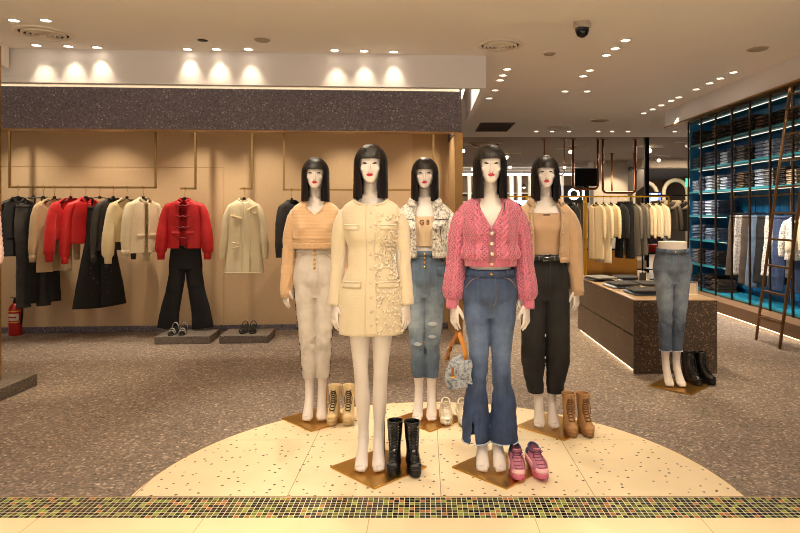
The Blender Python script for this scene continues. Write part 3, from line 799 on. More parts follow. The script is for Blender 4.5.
# ------------------------------------------------------------------ footwear (toe towards -Y, origin at the sole)
def sole_poly(w0, w1, L, n=28):
    """outline of a sole: heel width w0, ball width w1, slight inward curve"""
    P = []
    for i in range(n):
        a = 2*PI*i/n; y = -math.cos(a)*L/2
        t = (y+L/2)/L   # 0 toe .. 1 heel
        w = (w1*(1-t)+w0*t) if t > .3 else w1
        P.append((sgp(math.sin(a), .75)*w/2*(.90 if .45 < t < .7 else 1), y))
    return P
def boot(label, group, loc, rz, mat, sole_mat, lace_mat, h=.27, studs=None, mirror=False, tread=.03, eyelets=None):
    r = thing('boot', label, 'boot', loc, rz, group); L = .255; r.scale = (.90, .92, 1)
    mb = MB(); so = sole_poly(.070, .092, L)
    mb.grid([[(x*k, y*k, z) for x, y in so] for z, k in ((.0, .98), (.006, 1.0), (tread-.004, 1.0), (tread, .97))], True, None, True, True)
    sl = mb.build('sole', sole_mat, r, angle=50)
    mb = MB(); mb.tube([(x*1.0, y*1.0, tread+.001) for x, y in so], .0035, 6, closed=True); mb.build('welt', mat, sl)
    # upper: foot + shaft as one skin of horizontal rings leaning back with height
    T = Tab([(tread-.004,.0,.044,.122),(.045,.002,.044,.118),(.062,.008,.041,.108),(.080,.020,.038,.092),(.100,.036,.036,.074),(.130,.050,.038,.060),(.17,.054,.043,.058),(.22,.055,.046,.060),(h,.056,.048,.062)])
    rows = []
    for k in range(40):
        z = (tread-.004)+(h-tread+.004)*k/39; cy, a, b = T(z)
        f = 1-.18*math.exp(-((z-.055)/.02)**2)
        rows.append([(a*sgp(math.sin(t), .85)*(1+.02*noise.noise(Vector((math.sin(t)*2, z*30, math.cos(t)*2)))), cy-b*math.cos(t)*(1 if math.cos(t) < 0 else 1)+.002*noise.noise(Vector((t*2, z*35, 2))), z+(.006*math.cos(t) if k == 39 else 0)) for t in [2*PI*i/28 for i in range(28)]])
    up = MB().grid(rows, True).build('upper', mat, r, solid=.005)
    MB().tube([(x, y, z+.002) for x, y, z in rows[-1]], .0045, 6, closed=True).build('collar', mat, up)
    mb = MB(); mb.ell((0, -.090, .046), (.040, .030, .022), 16, 10); mb.build('toe_cap', mat, up)
    fr = lambda z: T(z)[0]-T(z)[2]
    zs = [.082+(h-.03-.082)*k/8 for k in range(9)]
    mb = MB(); mb.grid([[(x, fr(z)+.001-.004*(1-(x/.018)**2), z) for x in (-.018,-.009,0,.009,.018)] for z in [.075+(h+.012-.075)*k/16 for k in range(17)]]); mb.build('tongue', mat, up, solid=.004)
    if eyelets:
        for s in (-1, 1):
            for z in zs:
                p = Vector((s*.021, fr(z)+.002, z)); mb2 = MB().ell(p, (.0035,.0035,.0035), 8, 6); mb2.build('eyelet', eyelets, up)
    lc = []
    for k, z in enumerate(zs):
        s = 1 if k % 2 else -1
        lc += [(s*.020, fr(z)-.002, z), (0, fr(z)-.009, z+.005), (-s*.020, fr(z)-.002, z+.010)]
    lace = MB().tube(lc, .0028, 6); 
    lace.tube([(x*-1, y-.001, z) for x, y, z in lc], .0028, 6)
    ty = zs[-1]
    for s in (-1, 1):
        lace.tube([(s*.004, fr(ty)-.008, ty+.006), (s*.022, fr(ty)-.018, ty-.004), (s*.030, fr(ty)-.014, ty-.035), (s*.026, fr(.11)-.010, .12)], .0025, 6)
    lace.build('laces', lace_mat, up)
    if studs:
        for s in (-1, 1):
            for k in range(7):
                z = h-.115+k*.0165; cy, a, b = T(z); t = .55
                MB().ell((s*a*math.sin(t)*1.04, cy-b*math.cos(t)*1.04, z), (.0042,.0042,.0042), 8, 6).build('stud', studs, up)
    return r
def sneaker(label, group, loc, rz, mats, mirror=False):
    r = thing('sneaker', label, 'sneaker', loc, rz, group); L = .285; r.scale = (.88, .96, .84)
    so = sole_poly(.080, .104, L); mb = MB()
    rows = []
    for z, k in ((0,.93),(.008,.98),(.016,1.0),(.022,.96),(.030,1.01),(.038,.97),(.044,.95)):
        rows.append([(x*k+.003*math.sin(y*90)*(1 if .01 < z < .04 else 0)*sgp(x, .01), y*k, z+(.016*max(0, (-y-.06)/.08)**2 if z < .01 else 0)+.012*max(0, y/.14)*(z/.044)) for x, y in so])
    sl = mb.grid(rows, True, None, True, True).build('sole', mats['sole'], r)
    T = Tab([(.036,.0,.048,.136),(.055,.003,.046,.128),(.075,.020,.042,.108),(.092,.040,.037,.084),(.108,.055,.034,.065),(.122,.062,.033,.056)])
    rows = []
    for k in range(26):
        z = .036+.086*k/25; cy, a, b = T(z)
        rows.append([(a*sgp(math.sin(t), .85), cy-b*math.cos(t), z+.02*max(0, -math.cos(t))*(k/25)**2) for t in [2*PI*i/28 for i in range(28)]])
    up = MB().grid(rows, True).build('upper', mats['upper'], r, solid=.005)
    MB().tube(rows[-1], .007, 8, closed=True).build('collar', mats['trim'], up)
    MB().ell((0,-.100,.052), (.042,.038,.020), 16, 8).build('toe_cap', mats['toe'], up)
    fr = lambda z: T(z)[0]-T(z)[2]
    for s in (-1, 1):
        MB().grid([[(s*(.047-.10*max(0, z-.05)+.004), y+.2*(z-.05), z) for y in [-.06+.15*i/8 for i in range(9)]] for z in (.048,.060,.074,.086)]).build('side_overlay', mats['toe'], up, solid=.005)
        MB().ell((s*.030,.105,.085), (.012,.030,.030), 12, 8).build('heel_counter', mats['trim'], up)
    mb = MB(); mb.grid([[(x, fr(min(z, .122))+.004-.010*(1-(x/.024)**2)-max(0, z-.122)*.25, z) for x in (-.024,-.012,0,.012,.024)] for z in [.066+(.155-.066)*k/12 for k in range(13)]])
    mb.build('tongue', mats['tongue'], up, solid=.008)
    lc = MB()
    for k in range(6):
        z = .070+.011*k; y = fr(z)-.008
        lc.tube([(-.026, y+.006, z), (0, y-.004, z+.004), (.026, y+.006, z)], .0033, 6)
    for s in (-1, 1): lc.tube([(0, fr(.122)-.010, .128), (s*.022, fr(.122)-.016, .142), (s*.036, fr(.122)-.006, .132), (s*.020, fr(.122)-.014, .122), (s*.032, fr(.11)-.012, .100)], .0028, 6)
    lc.build('laces', mats['lace'], up)
    return r
M_BOOTBLK = plain('black_boot_leather', lin(20,19,20), .22, coat=.4, bump=.08, bs=120)
M_BLKSOLE = plain('black_rubber', lin(16,16,16), .55)
M_BOOTCREAM = plain('cream_boot_leather', lin(226,200,150), .45, bump=.08, bs=120)
M_CREAMSOLE = plain('cream_rubber', lin(206,178,128), .6)
M_LACEDK = plain('dark_brown_lace', lin(70,50,36), .8)
M_BOOTTAN = plain('tan_boot_leather', lin(182,138,88), .6, bump=.12, bs=150)
M_TANSOLE = plain('tan_rubber', lin(150,108,66), .6)
M_LACETAN = plain('tan_lace', lin(120,84,54), .8)
M_WHITE = plain('white_leather', lin(236,226,208), .45)
M_WHITE2 = plain('off_white_mesh', lin(222,206,180), .8, bump=.3, bs=350)
M_PK = plain('dusty_pink_suede', lin(186,118,136), .8, bump=.2, bs=300)
M_PKSOLE = plain('hot_pink_rubber', lin(214,110,132), .45)
M_PKTOE = plain('pale_pink_leather', lin(232,176,176), .5)
M_NAVY = plain('navy_padding', lin(62,66,104), .8)
M_PLUM = plain('plum_lace', lin(128,66,96), .8)
bz = .0105
def on_plate(x, y): return (x, y, bz)
ft = FRONT_Y
boot('black studded lace-up boot, left of the pair beside the cream coat mannequin', 'black studded boots', on_plate(-.174, 3.46), -.05, M_BOOTBLK, M_BLKSOLE, M_BLKSOLE, .248, studs=M_SILVER, tread=.038)
boot('black studded lace-up boot, right of the pair beside the cream coat mannequin', 'black studded boots', on_plate(-.066, 3.445), .16, M_BOOTBLK, M_BLKSOLE, M_BLKSOLE, .248, studs=M_SILVER, tread=.038)
pm = dict(sole=M_PKSOLE, upper=M_PK, trim=M_NAVY, toe=M_PKTOE, tongue=M_PK, lace=M_PLUM)
sneaker('chunky pink sneaker, left of the pair beside the pink cardigan mannequin', 'chunky pink sneakers', on_plate(.510, 3.40), -.04, pm)
sneaker('chunky pink sneaker, right of the pair beside the pink cardigan mannequin', 'chunky pink sneakers', on_plate(.624, 3.41), .10, pm)
boot('cream lace-up boot, left of the pair beside the apricot sweater mannequin', 'cream boots', on_plate(-.636, 4.26), -.04, M_BOOTCREAM, M_CREAMSOLE, M_LACEDK, .225)
boot('cream lace-up boot, right of the pair beside the apricot sweater mannequin', 'cream boots', on_plate(-.532, 4.26), .04, M_BOOTCREAM, M_CREAMSOLE, M_LACEDK, .225)
wm = dict(sole=M_WHITE, upper=M_WHITE2, trim=M_WHITE2, toe=M_WHITE, tongue=M_WHITE2, lace=M_WHITE)
sneaker('chunky white sneaker, left of the pair behind the denim handbag', 'chunky white sneakers', on_plate(.146, 4.26), 0, wm)
sneaker('chunky white sneaker, right of the pair behind the denim handbag', 'chunky white sneakers', on_plate(.266, 4.25), .05, wm)
boot('tan suede lace-up boot, left of the pair beside the black jeans mannequin', 'tan boots', on_plate(.958, 4.045), -.03, M_BOOTTAN, M_TANSOLE, M_LACETAN, .232)
boot('tan suede lace-up boot, right of the pair beside the black jeans mannequin', 'tan boots', on_plate(1.060, 4.045), .05, M_BOOTTAN, M_TANSOLE, M_LACETAN, .232)
boot('black lace-up ankle boot, left of the pair beside the leg mannequin', 'black ankle boots', (2.265, 5.20, .0105), .25, M_BOOTBLK, M_BLKSOLE, M_BLKSOLE, .24, studs=M_SILVER, tread=.034)
boot('black lace-up ankle boot, right of the pair beside the leg mannequin', 'black ankle boots', (2.385, 5.23, .0105), .40, M_BOOTBLK, M_BLKSOLE, M_BLKSOLE, .24, studs=M_SILVER, tread=.034)

# ------------------------------------------------------------------ denim handbag hanging from the pink mannequin's hand
M_BAG = denim('washed_bag_denim', lin(104,120,142), lin(196,200,204), lin(58,72,96), fade_amt=0, acid=.8, scale=18)
M_STRAP = plain('tan_leather', lin(214,140,58), .45)
M_STRAPD = plain('brown_leather', lin(150,92,44), .5)
bag = thing('handbag', 'slouchy washed-denim handbag with tan straps hanging from the pink cardigan mannequin\'s hand', 'handbag', (.178, 3.46, .548), .35)
rows = []
for j in range(25):
    v = j/24; z = -.085+.175*v
    a = .078*(math.sin(PI*(.12+.80*v))**.6)*(1-.25*v); b = .042*(math.sin(PI*(.10+.85*v))**.7)
    rows.append([(a*sgp(math.sin(t), .8)*(1+.06*noise.noise(Vector((math.sin(t)*2, math.cos(t)*2, z*30)))), -b*math.cos(t)*(1+.22*noise.noise(Vector((math.sin(t)*3, 4, z*34)))), z+.010*math.sin(t)) for t in [2*PI*i/36 for i in range(36)]])
bd = MB().grid(rows, True, None, True, True).build('bag_body', M_BAG, bag)
rows = [[(-.070+.14*i/16+.006*math.sin(j), -.046-.010*math.sin(PI*j/8)-.003*noise.noise(Vector((i*.6, j*.7, 0))), .078-.085*j/8-.05*(i/16)*(j/8)) for i in range(17)] for j in range(9)]
fl_ = MB().grid(rows).build('flap', M_BAG, bag, solid=.005)
cord('frayed_edge', rows[-1], .006, M_RAW, fl_)
MB().grid([[(-.045+.09*i/10, -.050-.004*math.sin(PI*i/10), -.03-.045*j/5) for i in range(11)] for j in range(6)]).build('front_pocket', M_BAG, bag, solid=.006)
MB().box((-.048,-.060,.018), (.014,.006,.06)).build('tab', M_STRAPD, bag, bevel=.002); MB().box((-.048,-.064,-.004), (.022,.006,.016)).build('tab_buckle', M_GOLD, bag, bevel=.002)
top_ = Vector((.015, .010, .225))
MB().tube([(-.058,.0,.075),(-.050,.0,.11),(-.026,.004,.17),(.004,.008,.214),top_], [(.012,.003)]*5, 8, up=(1,0,0)).build('strap', M_STRAPD, bag)['label'] = 'brown leather strap'
MB().tube([(.052,-.01,.055),(.052,-.008,.10),(.044,0,.15),(.024,.006,.205),top_+Vector((.004,0,0))], [(.014,.003)]*5, 8, up=(1,0,0)).build('strap', M_STRAP, bag)['label'] = 'tan leather strap'
for x, y, z in ((.052,-.012,.055), (-.058,-.004,.078), (-.045,-.004,.135)): MB().tube([(x-.014,y,z-.010),(x+.014,y,z-.010),(x+.014,y,z+.010),(x-.014,y,z+.010)], .003, 6, closed=True).build('strap_buckle', M_GOLD, bag)
# ------------------------------------------------------------------ hung clothes (origin = top of the rail, garment hangs below)
M_HANG = plain('black_hanger', lin(18,17,17), .4)
HD = -.055   # how far the garments sit below the hook
def hook(h, ang, mat, drop, r=.0022):
    ca_, sa_ = math.cos(ang), math.sin(ang); R0 = .026
    pts = [(R0*math.cos(a), -.006+R0*math.sin(a)) for a in [PI*1.15-k*PI*1.40/11 for k in range(12)]]+[(.010,-.034),(0,-.046),(0,drop)]
    MB().tube([(x*ca_, x*sa_, z) for x, z in pts], r, 6).build('hook', mat, h)
def hanger(label, loc, rz, group, clip=False, rail=None, zt=-.20):
    h = thing('clothes_hanger', label, 'hanger', loc, rz, group); d = HD
    hook(h, (rail if rail is not None else 0)+PI/2-rz, M_GOLD, -.055+d)
    mb = MB()
    if clip: mb.tube([(-.15,0,-.075+d),(0,0,-.060+d),(.15,0,-.075+d)], [(.005,.007)]*3, 8)
    else: mb.tube([(-.108,0,-.122+d),(-.07,0,-.106+d),(-.03,0,-.086+d),(0,0,-.066+d),(.03,0,-.086+d),(.07,0,-.106+d),(.108,0,-.122+d)], [.006]*7, 8)
    mb.build('shoulder_bar', M_HANG, h)
    if clip:
        for s in (-1, 1): MB().box((s*.085,0,(-.072+d+zt)/2+.002), (.016,.010,abs(-.072+d-zt)-.004)).build('clip', M_HANG, h, smooth=False)
    MB().box((0,0,-.060+d), (.034,.012,.030)).build('size_tag', M_HANG, h, bevel=.003)
    return h
def hung_top(name, cat, label, loc, rz, group, mat, L=.55, W=.19, flare=0.0, slv=.55, sr=.05, puff=0.0, cuff=None, open_=0.0, neck=.06, button=None, nb=5, collar_mat=None, pockets=None, trim=None, depth=.05, seed=0, out=.05, coll=.03, zn=-.062):
    r = thing(name, label, cat, loc, rz, group)
    z0 = -.070+HD
    prof = Tab([(z0-L, W+flare, depth+flare*.4), (z0-L*.6, W+flare*.35, depth), (z0-.18, W+.005, depth+.006), (z0-.075, W-.002, depth), (z0-.045, W-.035, depth*.88), (z0-.018, .095, depth*.76), (z0+.004, .060, depth*.76)])
    rows = []; uv = []
    a0 = open_
    for j in range(41):
        row = []; u = []
        for i in range(49):
            th = a0+(2*PI-2*a0)*i/48
            zt = z0+.004-neck*max(0, math.cos(th))**2.5
            z = (z0-L)+(zt-(z0-L))*j/40; a, b = prof(z)
            f = 1+.10*noise.noise(Vector((math.sin(th)*3, math.cos(th)*3+seed, z*3)))
            row.append((a*sgp(math.sin(th), .9), -b*f*sgp(math.cos(th), .8), z)); u.append((th*.13, z))
        rows.append(row); uv.append(u+[u[-1]])
    b = MB().grid(rows, False, uv).build('torso', mat, r, solid=.005)
    for s in (-1, 1):
        e = z0-.06-slv
        pts = [(s*(W-.060),0,z0-.066,sr*.55,sr*.7),(s*(W-.022),0,z0-.095,sr*.95,sr*.95),(s*(W+out*.45),-.004,z0-.24,sr,sr),(s*(W+out*.8),-.010,z0-.06-slv*.62,sr+puff*.7,sr*.95+puff),(s*(W+out),-.014,e+.07,sr*.85+puff,sr*.8+puff),(s*(W+out),-.016,e+.02,sr*.72,sr*.7),(s*(W+out),-.016,e,sr*.72,sr*.7)]
        sv = stube(MB(), pts, 34, 20, up=(1,0,0), disp=lambda k: .004*noise.noise(Vector((k*18, s*3, seed)))).build('sleeve', mat, r)
        if cuff:
            x = s*(W+out); MB().tube([(x,-.016,e+.035),(x,-.016,e+.01),(x,-.016,e-.04)], [sr*.80,sr*.78,sr*.70], 18).build('cuff', cuff, sv)
        if pockets:
            MB().grid([[(s*(.075)+(-.05+.1*i/8), -depth*1.0-.010-.004*math.sin(PI*j/4), z0-L*.66-.035*j/4) for i in range(9)] for j in range(5)]).build('pocket_flap', pockets, r, solid=.005)
    if button:
        for k in range(nb):
            z = z0-neck-.02-(L-neck-.06)*k/(nb-1)*.95; y = -prof(z)[1]*1.06-.004; 
            globals()['button'] and None
            btn((0, y, z), .010, button, r)
    if collar_mat:
        MB().tube([(.062*math.sin(t), -.036*math.cos(t)-.004, z0+.004-neck*max(0, math.cos(t))**2.5) for t in [a0+.02+(2*PI-2*a0-.04)*k/30 for k in range(31)]], [(coll*.5,.006)]*31, 8, up=(0,0,1)).build('collar', collar_mat, r)
    MB().tube([(-.018,.02,z0-.004),(-.012,.022,z0+.018),(.012,.022,z0+.018),(.018,.02,z0-.004)], .002, 5).build('hanger_loop', mat, r)
    if trim:
        MB().tube([(rows[0][i][0], rows[0][i][1], rows[0][i][2]) for i in range(49)], .008, 6).build('hem_trim', trim, r)
    return r
btn = button
def hung_trousers(name, cat, label, loc, rz, group, mat, L=1.0, W=.17, rk=.085, rh=.10, depth=.035, seed=0, stitch=None, ztop=-.085, spread=.02, studs=None, bareclip=True):
    r = thing(name, label, cat, loc, rz, group)
    T = Tab([(ztop, W, depth*.8), (ztop-.10, W*1.08, depth*1.2), (ztop-.24, W*1.15, depth*1.35), (ztop-.28, W*1.14, depth*1.3)])
    rows = [[(T(z)[0]*sgp(math.sin(t), .9), -T(z)[1]*sgp(math.cos(t), .85)*(1+.1*noise.noise(Vector((math.sin(t)*3, seed, z*16)))), z) for t in [2*PI*i/36 for i in range(36)]] for z in [ztop-.28+.28*k/14 for k in range(15)]]
    hp = MB().grid(rows, True, None, True, False).build('hip', mat, r, solid=.005)
    MB().grid([[(T(z)[0]*1.02*sgp(math.sin(t), .9), -T(z)[1]*1.10*sgp(math.cos(t), .85), z) for t in [2*PI*i/36 for i in range(36)]] for z in (ztop-.036, ztop-.018, ztop)], True).build('waistband', mat, r, solid=.004)
    for s in (-1, 1):
        pts = [(s*W*.56,0,ztop-.20,W*.56,depth*1.1),(s*(W*.58),0,ztop-.30,W*.58,depth*1.35),(s*(W*.60+spread*.4),-.004,ztop-L*.55,rk,depth*1.3),(s*(W*.62+spread),-.010,ztop-L*.80,(rk+rh)/2,depth*1.2),(s*(W*.62+spread*1.3),-.012,ztop-L,rh,depth*1.15)]
        stube(MB(), pts, 40, 22, up=(1,0,0), disp=lambda k: .005*noise.noise(Vector((k*14, s*3, seed)))).build('leg', mat, r)
        if stitch:
            cord('pocket_seam', [(s*(W*.45+W*.55*(k/6)**.6), -T(ztop-.05)[1]*1.12-.003+.012*(k/6)**3, ztop-.040-.055*k/6) for k in range(7)], .002, stitch, r)
    if stitch: cord('fly_seam', [(.012-.012*(k/6)**4, -depth*1.55+.004, ztop-.036-.13*k/6) for k in range(7)], .002, stitch, r)
    btn((0, -depth*.95, ztop-.018), .008, M_GOLD, r)
    for s in (-1, 1): MB().tube([(s*W*.8-.006,0,ztop-.01),(s*W*.8,0,ztop+.004),(s*W*.8+.006,0,ztop-.01)], .002, 5).build('hanger_loop', mat, r)
    if studs:
        for s in (-1, 1):
            for k in range(16):
                z = ztop-.10-(L-.2)*k/16; x = s*(W*.62)+rnd.uniform(-.05, .05); 
                MB().ell((x, -depth*1.42, z), (.005,.003,.005), 8, 6).build('stud', studs, r)
    return r
# ------------------------------------------------------------------ the shop: floors, ceilings, alcove
CZ = 3.15
M_FLOOR = speckle('speckled_floor', lin(84,73,66), lin(124,110,99), lin(176,158,143), scale=72, rough=.6, bright=.012, white=lin(200,186,170))
M_HEAD = speckle('dark_speckled_panel', lin(78,72,80), lin(110,102,111), lin(138,129,138), scale=85, rough=.6, bright=.025, white=lin(170,162,164))
M_PLINTH = speckle('speckled_plinth', lin(74,67,60), lin(106,97,88), lin(128,117,106), scale=110, rough=.6, bright=.02, white=lin(160,150,138))
M_CEIL = plain('ceiling_paint', lin(238,230,222), .9, var=.015, vs=3)
M_WHITEP = plain('bulkhead_paint', lin(232,228,230), .85)
n = NT('alcove_wall_fabric'); wv = n.noise(n.map(scale=(1, 1, .08)), 240, 3)
n.P(Base_Color=n.mix(wv, lin(196,166,128), lin(210,182,144)), Roughness=.85); n.bump(wv, .12, .003); M_WALL = n.m
M_GOLDWALL = plain('gold_panel', lin(190,158,114), .5, var=.04, vs=4)
M_GOLDTRIM = plain('gold_trim', lin(166,126,74), .3, .9)

# terrazzo: cream tiles with sparse dark chips and fine joints
n = NT('cream_terrazzo'); v = n.map()
vo = n.n('TexVoronoi', voronoi_dimensions='2D', Vector=v, Scale=15); sc = n.n('SeparateColor', Color=vo.outputs['Color'])
wob = n.math('MULTIPLY', n.noise(v, 90, 2), .06)
chip = n.math('MULTIPLY', n.math('LESS_THAN', n.math('ADD', vo.outputs['Distance'], wob), n.math('MULTIPLY_ADD', sc.outputs[2], .06, .10)), n.math('GREATER_THAN', sc.outputs[0], .38))
base = n.mix(n.noise(v, 5, 4), lin(226,206,168), lin(240,222,188))
c = n.mix(chip, base, lin(74,58,44))
sx = n.n('SeparateXYZ', Vector=v)
def joint(sock, o):
    f = n.math('FRACT', n.math('DIVIDE', n.math('ADD', sock, o), .787)); return n.math('LESS_THAN', f, .0050)
j = n.math('MAXIMUM', joint(sx.outputs[0], 7.79), joint(sx.outputs[1], .027-3.935+7.87))
c = n.mix(j, c, lin(140,120,92)); n.P(Base_Color=c, Roughness=.28); M_TERR = n.m
n = NT('cream_stone'); v = n.map(); c = n.mix(n.noise(v, 2.5, 5), lin(234,212,166), lin(244,226,186)); sx = n.n('SeparateXYZ', Vector=v)
j = joint(sx.outputs[0], 7.35); n.P(Base_Color=n.mix(j, c, lin(196,168,120)), Roughness=.22); M_STONE = n.m
# glass mosaic
n = NT('green_mosaic'); v = n.map(); sx = n.n('SeparateXYZ', Vector=v); T_ = .0262
gx = n.math('DIVIDE', sx.outputs[0], T_); gy = n.math('DIVIDE', sx.outputs[1], T_)
cell = n.n('CombineXYZ', X=n.math('FLOOR', gx), Y=n.math('FLOOR', gy), Z=0.0)
wn = n.n('TexWhiteNoise', noise_dimensions='3D', Vector=cell.outputs[0])
c = n.ramp(wn.outputs['Value'], [(0, lin(16,22,14)), (.22, lin(56,72,30)), (.40, lin(98,98,44)), (.54, lin(30,34,22)), (.68, lin(142,152,66)), (.78, lin(70,46,30)), (.87, lin(168,110,64)), (.93, lin(112,130,50))], 'CONSTANT')
g = n.math('MAXIMUM', n.math('LESS_THAN', n.math('FRACT', gx), .10), n.math('LESS_THAN', n.math('FRACT', gy), .10))
n.P(Base_Color=n.mix(g, c, lin(226,212,184)), Roughness=n.math('MULTIPLY_ADD', g, .5, .15)); M_MOS = n.m

F0, F1 = 2.909, 3.125
def slab(name, x0, x1, y0, y1, z0, z1, mat, bev=0):
    return struct(MB().box(((x0+x1)/2, (y0+y1)/2, (z0+z1)/2), (x1-x0, y1-y0, z1-z0)).build(name, mat, None, smooth=False, bevel=bev))
slab('floor', -8, 9, F1, 36, -.10, -.002, M_FLOOR)
slab('wall_left', -7.45, -7.30, 3.4, 7.6, 0, CZ, M_WALL)
slab('floor_mosaic', -8, 9, F0, F1, -.10, 0, M_MOS)
slab('floor_threshold', -8, 9, -2, F0, -.10, 0, M_STONE)
CXP, RP = .064, 1.57
poly = [(CXP+RP*math.cos(PI*k/96), F1+RP*math.sin(PI*k/96)) for k in range(97)]
struct(MB().prism(poly, -.05, 0.0).build('floor_inlay', M_TERR, None, smooth=False))
struct(MB().tube([(CXP+(RP+.004)*math.cos(PI*k/96), F1+(RP+.004)*math.sin(PI*k/96), -.003) for k in range(97)], .0045, 6).build('trim_1', plain('dull_bronze', lin(150,120,84), .4, .7), None))
struct(MB().box((.5, F1, -.004), (17, .006, .012)).build('trim_2', bpy.data.materials['dull_bronze'], None))

# main ceiling and dark ceiling of the hall beyond
slab('ceiling', -8, 9, -.9, 13.7, CZ, CZ+.12, M_CEIL)
M_DKCEIL = plain('hall_ceiling_paint', lin(138,128,116), .9)
slab('ceiling_hall', -8, 14, 13.75, 44, 3.3, 3.4, M_DKCEIL)
slab('wall_hall_edge', -8, 9, 13.70, 13.74, CZ, 3.4, M_DKCEIL)

# alcove, turned a few degrees: local frame (u along, v depth, z)
AL = math.radians(3.5); ca, sa = math.cos(AL), math.sin(AL)
AX, AY = -5.10, 7.395
def A(u, v, z=0.0):
    """alcove frame: u along the back wall from the left edge of view, v towards the viewer"""
    return Vector((AX+u*ca+v*sa, AY+u*sa-v*ca, z))
def abox(name, u0, u1, v0, v1, z0, z1, mat, bev=0, parent=None):
    c = A((u0+u1)/2, (v0+v1)/2, 0)
    mb = MB().box((0,0,0), (u1-u0, abs(v1-v0), z1-z0))
    o = mb.build(name, mat, parent, smooth=False, bevel=bev); o.location = (c.x, c.y, (z0+z1)/2); o.rotation_euler = (0,0,AL)
    return o
U1 = 5.40; HV = .93   # end of the alcove; depth of the fascia face
struct(abox('wall_back', -2.2, 4.95, 0, -.12, 0, CZ, M_WALL))
struct(abox('wall_back_panel', 4.95, U1, .0, -.12, 0, CZ, M_GOLDWALL))
struct(abox('wall_alcove_end', U1, U1+.06, .91, -.12, 0, 2.335, M_GOLDWALL))
struct(abox('trim_3', U1-.012, U1+.072, .94, .91, 0, 2.335, M_GOLDTRIM))
struct(abox('wall_beyond_alcove', U1+.001, U1+.059, HV-.18, -.12, 2.353, 2.80, M_HEAD)); struct(abox('wall_cove_end', U1+.001, U1+.059, HV-.22, -.12, 2.801, CZ, M_WHITEP))
struct(abox('baseboard_back', -2.2, U1, .018, 0, 0, .07, M_HEAD))
struct(abox('wall_header', -2.2, U1+.06, HV-.005, HV-.17, 2.352, 2.80, M_HEAD))
struct(abox('ceiling_alcove', -2.2, U1+.05, HV-.171, .001, 2.80, 2.88, M_CEIL)); struct(abox('wall_cove_back', -2.2, U1+.05, HV-.20, HV-.23, 2.80, CZ, M_WHITEP))
struct(abox('trim_4', -2.2, U1+.06, HV-.003, HV-.172, 2.346, 2.352, M_GOLDTRIM))
BV = 1.13   # white bulkhead face
struct(abox('wall_bulkhead', -2.2, U1+.30, BV, BV-.08, 2.80, CZ, M_WHITEP))
struct(MB().box((0,0,0), (.06, 2.4, .35)).build('wall_bulkhead_side', M_WHITEP, None, smooth=False))
o = bpy.data.objects['wall_bulkhead_side']; o.location = (.635, 7.88, 2.975)
slab('beam_1', -6.5, -4.24, 4.4, 6.24, 2.93, CZ, M_CEIL)
# wall seam lines
struct(abox('trim_5', 2.62, 2.624, .003, 0, .07, 2.0, plain('wall_joint', lin(166,130,86), .8)))
struct(abox('trim_6', -2.2, 2.62, .003, 0, 2.01, 2.014, bpy.data.materials['wall_joint']))
# cove light above the header (a warm LED strip in the slot)
M_LED = emit('warm_led', (1, .80, .52, 1), 5.0)
led = tag(abox('cove_led_strip', -2.0, U1, HV-.12, HV-.14, 2.8005, 2.815, M_LED), 'warm LED strip in the slot above the speckled fascia', 'light strip')

tag(MB().box((0,0,0), (.020, 1.1, .020)).build('cove_led_strip', emit('bright_warm_led', (1, .82, .56, 1), 22.0), None, smooth=False), 'warm LED strip in the slot at the right end of the bulkhead', 'light strip').location = (.445, 7.40, 2.88)
# brass hanging frames under the alcove ceiling
M_RAIL = plain('brushed_brass', lin(176,140,84), .3, .95)
RV = .40
def frame(label, pts, r=.011):
    """square-section rail through (u, z) points, sharp corners"""
    t = thing('hanging_rail', label, 'rail', A((pts[0][0]+pts[-1][0])/2, RV, 0), AL, 'brass rails in the alcove')
    u0 = (pts[0][0]+pts[-1][0])/2
    for a, b in zip(pts, pts[1:]):
        mb = MB(); c = ((a[0]+b[0])/2-u0, 0, (a[1]+b[1])/2); mb.box(c, (abs(a[0]-b[0])+2*r, 2*r, abs(a[1]-b[1])+2*r))
        mb.build('upright' if abs(a[0]-b[0]) < .01 else 'bar', M_RAIL, t, smooth=False)
    return t
RZ = 1.745
def U(x, v=RV): return (x-AX-v*sa)/ca
frame('long brass rail on two uprights carrying the row of clothes at the left', [(U(-4.76),2.80),(U(-4.76),RZ),(U(-3.13),RZ),(U(-3.13),2.80)])
frame('short brass hook rail holding the red jacket', [(U(-2.84),RZ-.01),(U(-2.68),RZ-.01),(U(-2.68),2.80)])
frame('short brass hook rail holding the cream coat at the wall', [(U(-2.16),RZ-.01),(U(-2.03),RZ-.01),(U(-2.03),2.80)])
frame('wide brass rail behind the back-row mannequins', [(U(-1.66),2.80),(U(-1.66),RZ-.02),(U(.10),RZ-.02),(U(.10),2.80)])

# low speckled plinths
def plinth(label, u, v, w, d, h):
    return tag(abox('plinth', u-w/2, u+w/2, v+d/2, v-d/2, 0, h, M_PLINTH, bev=.004), label, 'plinth', 'low speckled plinths')
plinth('low speckled plinth under the red jacket and black trousers', U(-2.70, .56), .56, .60, .42, .085)
plinth('low speckled plinth under the cream coat on the wall', U(-2.03, .56), .56, .54, .42, .085)
p = thing('display_plinth', 'low dark speckled plinth with a brass post at the left edge', 'plinth', (-3.80, 4.62, 0))
MB().box((0,0,.048), (1.06,1.08,.096)).build('platform', M_PLINTH, p, smooth=False, bevel=.004)
MB().box((.355,.33,1.45), (.022,.022,2.706)).build('post', M_GOLDTRIM, p, smooth=False)

